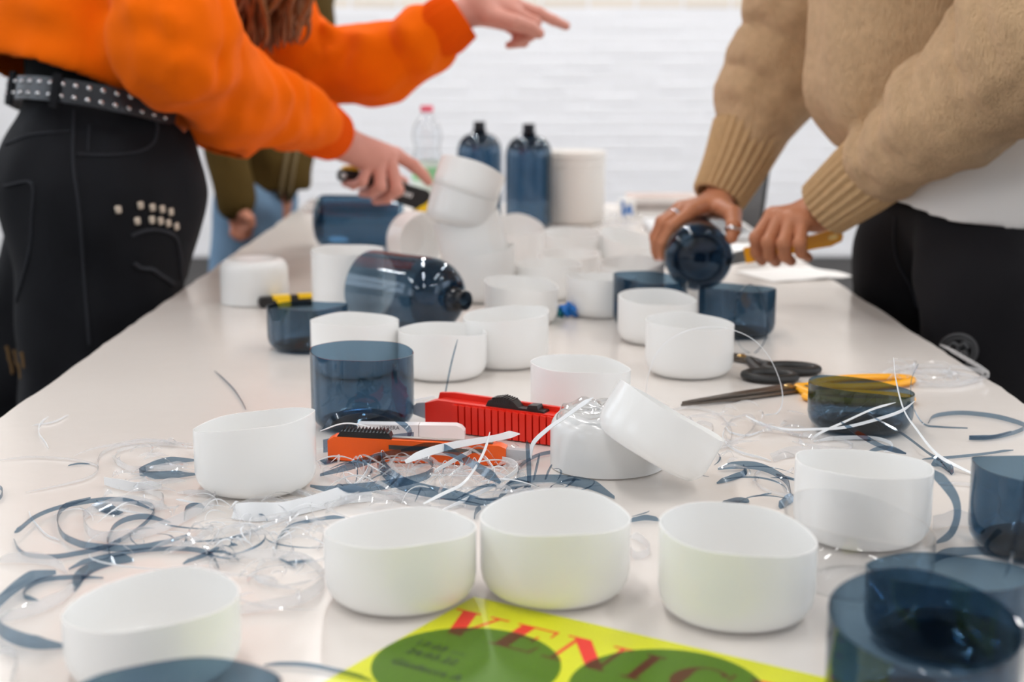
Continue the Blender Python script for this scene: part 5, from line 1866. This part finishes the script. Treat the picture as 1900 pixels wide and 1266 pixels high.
# the cutter in the pointing person's other hand
def held_black_cutter():
    A, B = PP(634, 321, 2.575), PP(796, 372, 2.625)
    O, ex, ey, ez, L = local_frame(A, B, up=(0.15, 0, 1))
    if ez[1] > 0: ez = -ez
    root = thing('black_cutter', tuple(O), 'black and yellow cutter gripped over the lying blue bottle', 'cutter')
    W = lambda u, v, w: O + ex * u + ey * v + ez * w
    m = MB(); m.prism(rounded(-0.008, -0.016, L, 0.014, 0.012) if False else [(-0.006, -0.008), (-0.002, -0.014), (0.02, -0.013), (0.07, -0.011), (0.10, -0.021), (L - 0.008, -0.022), (L - 0.004, -0.010), (L, 0.010), (L - 0.01, 0.017), (0.06, 0.016), (0.02, 0.012), (0.0, 0.008), (-0.006, 0.002)], W(0, 0, -0.009), ex, ey, ez, 0.018)
    m.part('body', MAT['black_plastic'], root, ang=30)
    m = MB(); m.prism([(-0.002, 0.006), (0.022, 0.010), (0.03, 0.017), (0.012, 0.018), (0.0, 0.013)], W(0, 0, -0.008), ex, ey, ez, 0.0165); m.part('yellow_inlay', MAT['yellow_plastic'], root)
    m = MB(); m.prism([(L - 0.024, -0.030), (L - 0.004, -0.032), (L + 0.006, -0.012), (L + 0.008, 0.006), (L + 0.002, 0.012), (L - 0.006, -0.006), (L - 0.016, -0.016)], W(0, 0, -0.0095), ex, ey, ez, 0.019); m.part('yellow_nose', MAT['yellow_plastic'], root)
    m = MB(); m.lathe([(0.0003, 0.0), (0.0055, 0.0), (0.0055, 0.0009), (0.0003, 0.0012)], 18, frame(ez, ex, W(0.003, -0.003, 0.0088)), close=False); m.part('rivet', MAT['chrome'], root)
    m = MB(); m.prism([(0.072, 0.0145), (0.118, 0.0165), (0.118, 0.020), (0.072, 0.0185)], W(0, 0, -0.005), ex, ey, ez, 0.010); m.part('slider', MAT['steel'], root)
    for k in range(7):                                        # blurred white lettering on the side
        u = 0.098 + k * 0.0055
        m = MB(); m.prism([(u, -0.005), (u + 0.0034, -0.005), (u + 0.0040, 0.003), (u + 0.0006, 0.003)], W(0, 0, 0.0089), ex, ey, ez, 0.0003); m.part('lettering', MAT['white_print'], root, smooth=False)


held_black_cutter()


# ============================================================ person in the beige knit sweater
def person_knit():
    root = thing('person', (0.68, 2.0, 0.0), 'person in beige knit sweater and black trousers, cutting a held bottle', 'person')
    torso = [(PP(1690, 130, 2.06), PP(1770, -260, 2.02), 0.148, 0.17, 0.05)]
    armN = [(PP(1875, -220, 1.80), PP(1940, 75, 1.73), 0.090, 0.092, 0.05),
            (PP(1940, 75, 1.73), PP(1760, 207, 1.84), 0.092, 0.070, 0.05),
            (PP(1760, 207, 1.84), PP(1640, 298, 1.95), 0.070, 0.056, 0.05)]
    armF = [(PP(1560, -230, 2.26), PP(1432, 150, 2.32), 0.10, 0.070, 0.05),
            (PP(1432, 150, 2.32), PP(1385, 258, 2.29), 0.070, 0.057, 0.05)]
    wr = folds(44, 9, 0.0055, 35, 85)
    wr2 = folds(45, 9, 0.0030, 100, 170)
    hem = 0.957

    def knit(P):
        t = union(P, torso) + wr(P) * 0.9
        # lengthwise hanging pleats at the front
        t = t + 0.005 * np.sin(P[:, 1] * 60 + P[:, 0] * 25)
        sh = np.maximum(t, -(t + 0.014))
        hz = hem + 0.10 * (P[:, 1] - 2.0) * 0.2 - 0.012 * np.cos((P[:, 0] - 0.55) * 9)
        sh = np.maximum(sh, hz - P[:, 2])
        an = union(P, armN) + wr(P) * 0.5 + wr2(P) * 0.7 + scallop(P, armN[0][1], armN[2][1], 0.020, 0.075, (-0.5, 0.2, 0.8))
        af = union(P, armF) + wr(P) * 0.5 + wr2(P) * 0.7 + scallop(P, armF[0][0], armF[1][1], 0.015, 0.085, (-1, -0.4, 0))
        return smin(sh, np.minimum(an, af), 0.004)
    lo, hi = bbox(torso + armN + armF, 0.03)
    hi[2] = min(hi[2], 1.62)
    sw = field_part('knit_sweater', MAT['knit'], root, [polygonise(knit, lo, hi, 0.0058)], 'beige wool knit sweater', smooth_it=2)
    m = MB(); ribbed_tube(m, [PP(1655, 286, 1.96), PP(1590, 338, 1.995), PP(1527, 388, 2.025)], [0.056, 0.0515, 0.042], ribs=24, amp=0.0026); m.part('cuff', MAT['knit_rib'], sw)
    m = MB(); ribbed_tube(m, [PP(1390, 246, 2.295), PP(1362, 310, 2.275), PP(1332, 368, 2.25)], [0.059, 0.050, 0.041], ribs=24, amp=0.0026); m.part('cuff', MAT['knit_rib'], sw)
    # tee below
    tee = [(np.array([0.69, 2.07, 0.98]), np.array([0.69, 2.07, 0.84]), 0.140, 0.146, 0.04), (np.array([0.70, 1.985, 0.98]), np.array([0.70, 1.97, 0.84]), 0.138, 0.150, 0.08)]
    lo, hi = bbox(tee, 0.02)
    tw = folds(3, 6, 0.004, 30, 70)

    def teef(P):
        d = union(P, tee) + tw(P)
        d = np.maximum(d, -(d + 0.016))
        return np.maximum(d, 0.866 + 0.012 * np.sin(P[:, 1] * 16 + 1) - P[:, 2])
    field_part('tee_shirt', MAT['tee_white'], root, [polygonise(teef, lo, hi, 0.0058)], 'white t-shirt hem', smooth_it=5)
    # trousers
    kF, kN = np.array([0.645, 2.24, 0.48]), np.array([0.685, 1.86, 0.48])
    tr = [(np.array([0.69, 2.11, 0.86]), np.array([0.695, 1.98, 0.86]), 0.112, 0.114, 0.05),
          (np.array([0.645, 2.18, 0.78]), kF, 0.102, 0.085, 0.04), (kF, (0.66, 2.25, 0.06), 0.085, 0.08, 0.03),
          (np.array([0.685, 1.92, 0.77]), kN, 0.122, 0.10, 0.04), (kN, (0.70, 1.86, 0.06), 0.10, 0.09, 0.03)]
    jw = folds(77, 8, 0.004, 40, 95, (1, 1, 0.5))

    def trf(P):
        d = union(P, tr) + jw(P)
        d = np.maximum(d, P[:, 2] - 0.872)
        d = np.maximum(d, 0.045 - P[:, 2])
        lim = np.where((P[:, 2] < TZ + 0.012) & (P[:, 2] > TZ - 0.05), (TX1 + 0.008) - P[:, 0], -1.0)
        return np.maximum(d, lim)
    lo, hi = bbox(tr, 0.02); lo[2] = 0.02
    to = field_part('trousers', MAT['black_trouser'], root, [polygonise(trf, lo, hi, 0.0075)], 'black trousers with round embroidered emblem')
    # round lion-like emblem, embroidered
    cx, cy = 1779, 651
    emb = MB()
    def patch(path, r):
        W = []
        for q in spline(path, 26):
            p, n = trace(trf, q[0], q[1], 1.3)
            if p is not None and p[1] < 2.4: W.append(p + n * r * 0.4)
        if len(W) > 3: emb.tube(W, [r] * len(W), 6)
    patch([(cx + 34 * cos(a), cy + 30 * sin(a)) for a in np.linspace(-3.4, 1.2, 14)], 0.0026)
    patch([(cx + 27 * cos(a), cy + 23 * sin(a)) for a in np.linspace(-3.3, 1.0, 12)], 0.0020)
    patch([(cx - 18, cy - 6), (cx - 8, cy - 14), (cx + 2, cy - 8), (cx + 12, cy - 14), (cx + 18, cy - 4)], 0.0030)
    patch([(cx - 12, cy + 2), (cx, cy + 8), (cx + 12, cy + 2), (cx + 16, cy + 12)], 0.0032)
    patch([(cx - 4, cy - 4), (cx + 2, cy + 4), (cx + 4, cy + 14)], 0.0030)
    emb.part('emblem', MAT['emblem_thread'], to, label='round grey embroidered emblem')
    for path in ([(1662, 404), (1660, 450), (1668, 490), (1690, 530), (1702, 570)],):
        W = []
        for q in spline(path, 24):
            p, n = trace(trf, q[0], q[1], 1.3)
            if p is not None: W.append(p + n * 0.0008)
        if len(W) > 3:
            m = MB(); m.tube(W, [0.0022] * len(W), 6); m.part('side_seam', MAT['denim_stitch'], to)
    # hands
    hF, _ = hand_mesh(PP(1330, 378, 2.235), PP(1352, 330, 2.265), [
        [PP(1284, 393, 2.15), PP(1248, 421, 2.12), PP(1230, 452, 2.115), PP(1229, 476, 2.118)],
        [PP(1269, 390, 2.175), PP(1234, 416, 2.15), PP(1220, 448, 2.15), PP(1220, 475, 2.152)],
        [PP(1262, 388, 2.20), PP(1228, 412, 2.185), PP(1215, 440, 2.185), PP(1216, 468, 2.185)],
        [PP(1262, 396, 2.225), PP(1232, 408, 2.215), PP(1220, 432, 2.215), PP(1220, 454, 2.215)]],
        [PP(1340, 388, 2.175), PP(1360, 398, 2.11), PP(1362, 420, 2.08), PP(1357, 442, 2.068)], s=1.03)
    hN, _ = hand_mesh(PP(1512, 398, 2.035), PP(1556, 364, 2.01), [
        [PP(1434, 400, 2.06), PP(1404, 442, 2.035), PP(1404, 468, 2.045), PP(1414, 484, 2.065)],
        [PP(1450, 402, 2.035), PP(1427, 450, 2.005), PP(1428, 474, 2.015), PP(1440, 486, 2.04)],
        [PP(1470, 406, 2.015), PP(1455, 452, 1.985), PP(1456, 475, 1.995), PP(1468, 485, 2.02)],
        [PP(1490, 412, 2.005), PP(1484, 452, 1.975), PP(1486, 470, 1.985), PP(1500, 478, 2.01)]],
        [PP(1476, 412, 2.075), PP(1444, 432, 2.095), PP(1416, 450, 2.09)], s=1.08)
    hd = PP(1600, -420, 1.98)
    core = [(np.array([0.685, 2.0, 0.88]), PP(1770, -230, 2.02), 0.085, 0.11, 0.05),
            (PP(1770, -250, 2.02), PP(1865, -210, 1.82), 0.10, 0.06, 0.05), (PP(1865, -210, 1.82), PP(1938, 75, 1.74), 0.05, 0.046, 0.03), (PP(1938, 75, 1.74), PP(1760, 207, 1.85), 0.044, 0.036, 0.03), (PP(1760, 207, 1.85), PP(1556, 364, 2.01), 0.037, 0.0265, 0.02),
            (PP(1770, -250, 2.02), PP(1570, -210, 2.24), 0.10, 0.07, 0.05), (PP(1570, -210, 2.24), PP(1434, 150, 2.32), 0.05, 0.044, 0.03), (PP(1434, 150, 2.32), PP(1352, 330, 2.265), 0.040, 0.0265, 0.02),
            (np.array([0.655, 2.19, 0.76]), kF, 0.075, 0.055, 0.04), (kF, (0.66, 2.25, 0.07), 0.055, 0.04, 0.03),
            (np.array([0.69, 1.88, 0.76]), kN, 0.08, 0.06, 0.04), (kN, (0.70, 1.86, 0.07), 0.06, 0.04, 0.03)]
    core += head_prims(hd, (-0.8, 0.1, -0.5), PP(1720, -330, 2.0))
    lo, hi = bbox(core, 0.02)
    body = polygonise(lambda P: union(P, core), lo, hi, 0.011)
    bo = field_part('body', MAT['skin_tan'], root, [hF, hN, body], 'bare hands with warm tan skin')
    nails(bo, [(PP(1357, 442, 2.068), PP(1362, 420, 2.08), (0.5, -0.8, 0.5)), (PP(1229, 476, 2.118), PP(1230, 452, 2.115), (-0.8, -0.8, 0.2))], MAT['nail'])
    # rings
    for a, b, r in ((PP(1269, 390, 2.175), PP(1234, 416, 2.15), 0.0114), (PP(1362, 420, 2.08), PP(1357, 442, 2.068), 0.0114)):
        c = a + (b - a) * 0.42
        M = frame(b - a, (0, 0, 1), c)
        m = MB(); m.lathe([(r + 0.0014 * cos(t), 0.0026 * sin(t)) for t in np.linspace(0, 2 * pi, 9)[:-1]], 32, M); m.part('finger_ring', MAT['chrome'], bo)
    cap = [(hd + np.array([0.03, 0, 0.03]), hd + np.array([0.01, 0, 0.05]), 0.10, 0.09, 0.02), (hd + np.array([0.04, 0, 0.0]), hd + np.array([0.06, 0, -0.06]), 0.085, 0.06, 0.03)]
    field_part('hair', MAT['hair_dark'], root, [polygonise(lambda P: union(P, cap) + 0.003 * np.sin(P[:, 1] * 200), *bbox(cap, 0.02), 0.009)], 'dark short hair')
    shoe(root, 0.67, 2.25, pi - 0.1, MAT['shoe']); shoe(root, 0.71, 1.86, pi + 0.1, MAT['shoe'])


person_knit()


def held_yellow_cutter():
    A, B = PP(1384, 474, 2.065), PP(1564, 436, 2.05)
    O, ex, ey, ez, L = local_frame(A, B)
    if ez[1] > 0: ez = -ez
    root = thing('yellow_cutter', tuple(O), 'yellow cutter in the fist next to the held blue bottle', 'cutter')
    W = lambda u, v, w: O + ex * u + ey * v + ez * w
    m = MB(); m.prism([(-0.002, -0.011), (L - 0.04, -0.011), (L - 0.02, -0.012), (L - 0.004, -0.008), (L, 0.0), (L - 0.004, 0.009), (L - 0.02, 0.012), (L - 0.04, 0.009), (-0.002, 0.011)], W(0, 0, -0.007), ex, ey, ez, 0.014)
    m.part('body', MAT['amber_plastic'], root, ang=30)
    m = MB(); m.prism(rounded(L - 0.022, -0.003, L - 0.008, 0.004, 0.0034), W(0, 0, 0.0068), ex, ey, ez, 0.0008); m.part('hang_hole', MAT['brass'], root)
    m = MB(); m.prism([(-0.024, -0.009), (0.004, -0.009), (0.004, 0.008), (-0.012, 0.008)], W(0, 0, -0.0035), ex, ey, ez, 0.007); m.part('blade_holder', MAT['steel'], root)
    m = MB(); m.prism([(-0.034, -0.010), (-0.010, -0.009), (-0.010, 0.006), (-0.022, 0.006)], W(0, 0, -0.0004), ex, ey, ez, 0.0008); m.part('blade', MAT['chrome'], root)


held_yellow_cutter()


# ============================================================ person in the olive jacket, far left
def person_olive():
    Y = 3.72
    root = thing('person', (x_for(485, Y, 0.7), Y, 0.0), 'person in olive jacket and light blue jeans standing behind the pointing person', 'person')
    tor = [(PP(490, 330, Y), PP(535, 60, Y), 0.105, 0.11, 0.05), (PP(535, 60, Y), PP(535, -170, Y), 0.105, 0.13, 0.05), (PP(520, 290, Y - 0.03), PP(528, 340, Y - 0.03), 0.075, 0.06, 0.05)]
    arm = [(PP(455, -140, Y - 0.10), PP(400, 190, Y - 0.15), 0.075, 0.060, 0.04), (PP(400, 190, Y - 0.15), PP(440, 372, Y - 0.17), 0.060, 0.048, 0.04),
           (PP(590, -120, Y + 0.10), PP(566, 170, Y + 0.12), 0.06, 0.05, 0.04), (PP(566, 170, Y + 0.12), PP(520, 352, Y - 0.02), 0.05, 0.042, 0.04)]
    wr = folds(61, 8, 0.005, 30, 80)

    def jk(P):
        t = union(P, tor) + wr(P)
        sh = np.maximum(np.maximum(t, -(t + 0.02)), 0.745 - P[:, 2])
        return smin(sh, union(P, arm) + wr(P), 0.01)
    lo, hi = bbox(tor + arm, 0.03); hi[2] = min(hi[2], 1.56)
    jo = field_part('jacket', MAT['olive_cloth'], root, [polygonise(jk, lo, hi, 0.011)], 'olive green jacket')
    for x0, x1 in ((548, 540), (566, 556)):
        W = []
        for q in spline([(x0 + 24, 60), (x0 + 6, 200), (x1 - 8, 290), (x1 - 22, 372)], 20):
            p, n = trace(jk, q[0], q[1], 3.0, 5.0)
            if p is not None: W.append(p + n * 0.002)
        if len(W) > 3:
            m = MB(); m.tube(W, [0.006] * len(W), 6); m.part('zip_band', MAT['olive_stripe'], jo)
    k1, k2 = np.array([-0.70, Y - 0.02, 0.48]), np.array([-0.66, Y + 0.10, 0.48])
    lg = [(PP(460, 380, Y - 0.04), k1, 0.095, 0.075, 0.04), (k1, (-0.70, Y, 0.06), 0.075, 0.07, 0.03), (PP(490, 370, Y + 0.07), k2, 0.09, 0.075, 0.04), (k2, (-0.66, Y + 0.12, 0.06), 0.075, 0.07, 0.03)]
    lo, hi = bbox(lg, 0.02); lo[2] = 0.02
    field_part('jeans', MAT['blue_denim'], root, [polygonise(lambda P: np.maximum(union(P, lg) + wr(P) * 0.7, 0.045 - P[:, 2]), lo, hi, 0.011)], 'light blue jeans')
    yy = Y - 0.17
    h1, _ = hand_mesh(PP(440, 388, yy), PP(436, 362, yy), [
        [PP(456, 410, yy), PP(462, 424, yy - 0.01), PP(462, 434, yy), PP(458, 440, yy)],
        [PP(450, 413, yy + 0.01), PP(453, 428, yy), PP(452, 438, yy), PP(448, 444, yy)],
        [PP(442, 414, yy + 0.02), PP(443, 428, yy + 0.01), PP(441, 437, yy), PP(438, 442, yy)],
        [PP(434, 413, yy + 0.02), PP(434, 424, yy + 0.01), PP(432, 432, yy), PP(430, 436, yy)]],
        [PP(452, 396, yy - 0.02), PP(464, 406, yy - 0.03), PP(468, 418, yy - 0.03)], h=0.0024)
    yy = Y - 0.02
    h2, _ = hand_mesh(PP(518, 366, yy), PP(522, 344, yy), [
        [PP(498, 382, yy), PP(488, 390, yy - 0.01), PP(484, 396, yy), PP(482, 400, yy)],
        [PP(505, 386, yy + 0.01), PP(498, 396, yy), PP(495, 402, yy), PP(493, 406, yy)],
        [PP(512, 388, yy + 0.02), PP(508, 398, yy + 0.01), PP(505, 404, yy), PP(503, 407, yy)],
        [PP(520, 388, yy + 0.02), PP(518, 397, yy + 0.01), PP(516, 402, yy), PP(514, 405, yy)]],
        [PP(508, 374, yy - 0.02), PP(498, 378, yy - 0.03), PP(490, 382, yy - 0.03)], h=0.0024)
    hd = PP(570, -330, Y)
    core = [(PP(480, 380, Y), PP(535, -160, Y), 0.085, 0.10, 0.05), (PP(535, -170, Y), PP(460, -130, Y - 0.1), 0.09, 0.06, 0.05), (PP(460, -130, Y - 0.1), PP(402, 190, Y - 0.15), 0.045, 0.04, 0.03), (PP(402, 190, Y - 0.15), PP(436, 364, Y - 0.17), 0.038, 0.026, 0.02),
            (PP(535, -170, Y), PP(590, -110, Y + 0.1), 0.09, 0.05, 0.05), (PP(590, -110, Y + 0.1), PP(566, 170, Y + 0.12), 0.042, 0.036, 0.03), (PP(566, 170, Y + 0.12), PP(522, 346, Y - 0.02), 0.034, 0.026, 0.02),
            (PP(460, 380, Y - 0.04), k1, 0.07, 0.05, 0.04), (k1, (-0.70, Y, 0.07), 0.05, 0.04, 0.03), (PP(490, 370, Y + 0.07), k2, 0.07, 0.05, 0.04), (k2, (-0.66, Y + 0.12, 0.07), 0.05, 0.04, 0.03)]
    core += head_prims(hd, (0.6, -0.6, -0.4), PP(540, -230, Y))
    lo, hi = bbox(core, 0.02)
    field_part('body', MAT['skin_mid'], root, [h1, h2, polygonise(lambda P: union(P, core), lo, hi, 0.012)], 'bare hands')
    cap = [(hd + np.array([-0.02, 0.03, 0.03]), hd + np.array([-0.01, 0.02, 0.05]), 0.10, 0.09, 0.02), (hd + np.array([-0.03, 0.05, 0.0]), PP(575, -200, Y + 0.04), 0.085, 0.06, 0.03)]
    field_part('hair', MAT['hair_dark'], root, [polygonise(lambda P: union(P, cap) + 0.003 * np.sin(P[:, 0] * 200), *bbox(cap, 0.02), 0.01)], 'dark hair')
    shoe(root, -0.70, Y, -0.4, MAT['shoe']); shoe(root, -0.66, Y + 0.12, -0.4, MAT['shoe'])


person_olive()
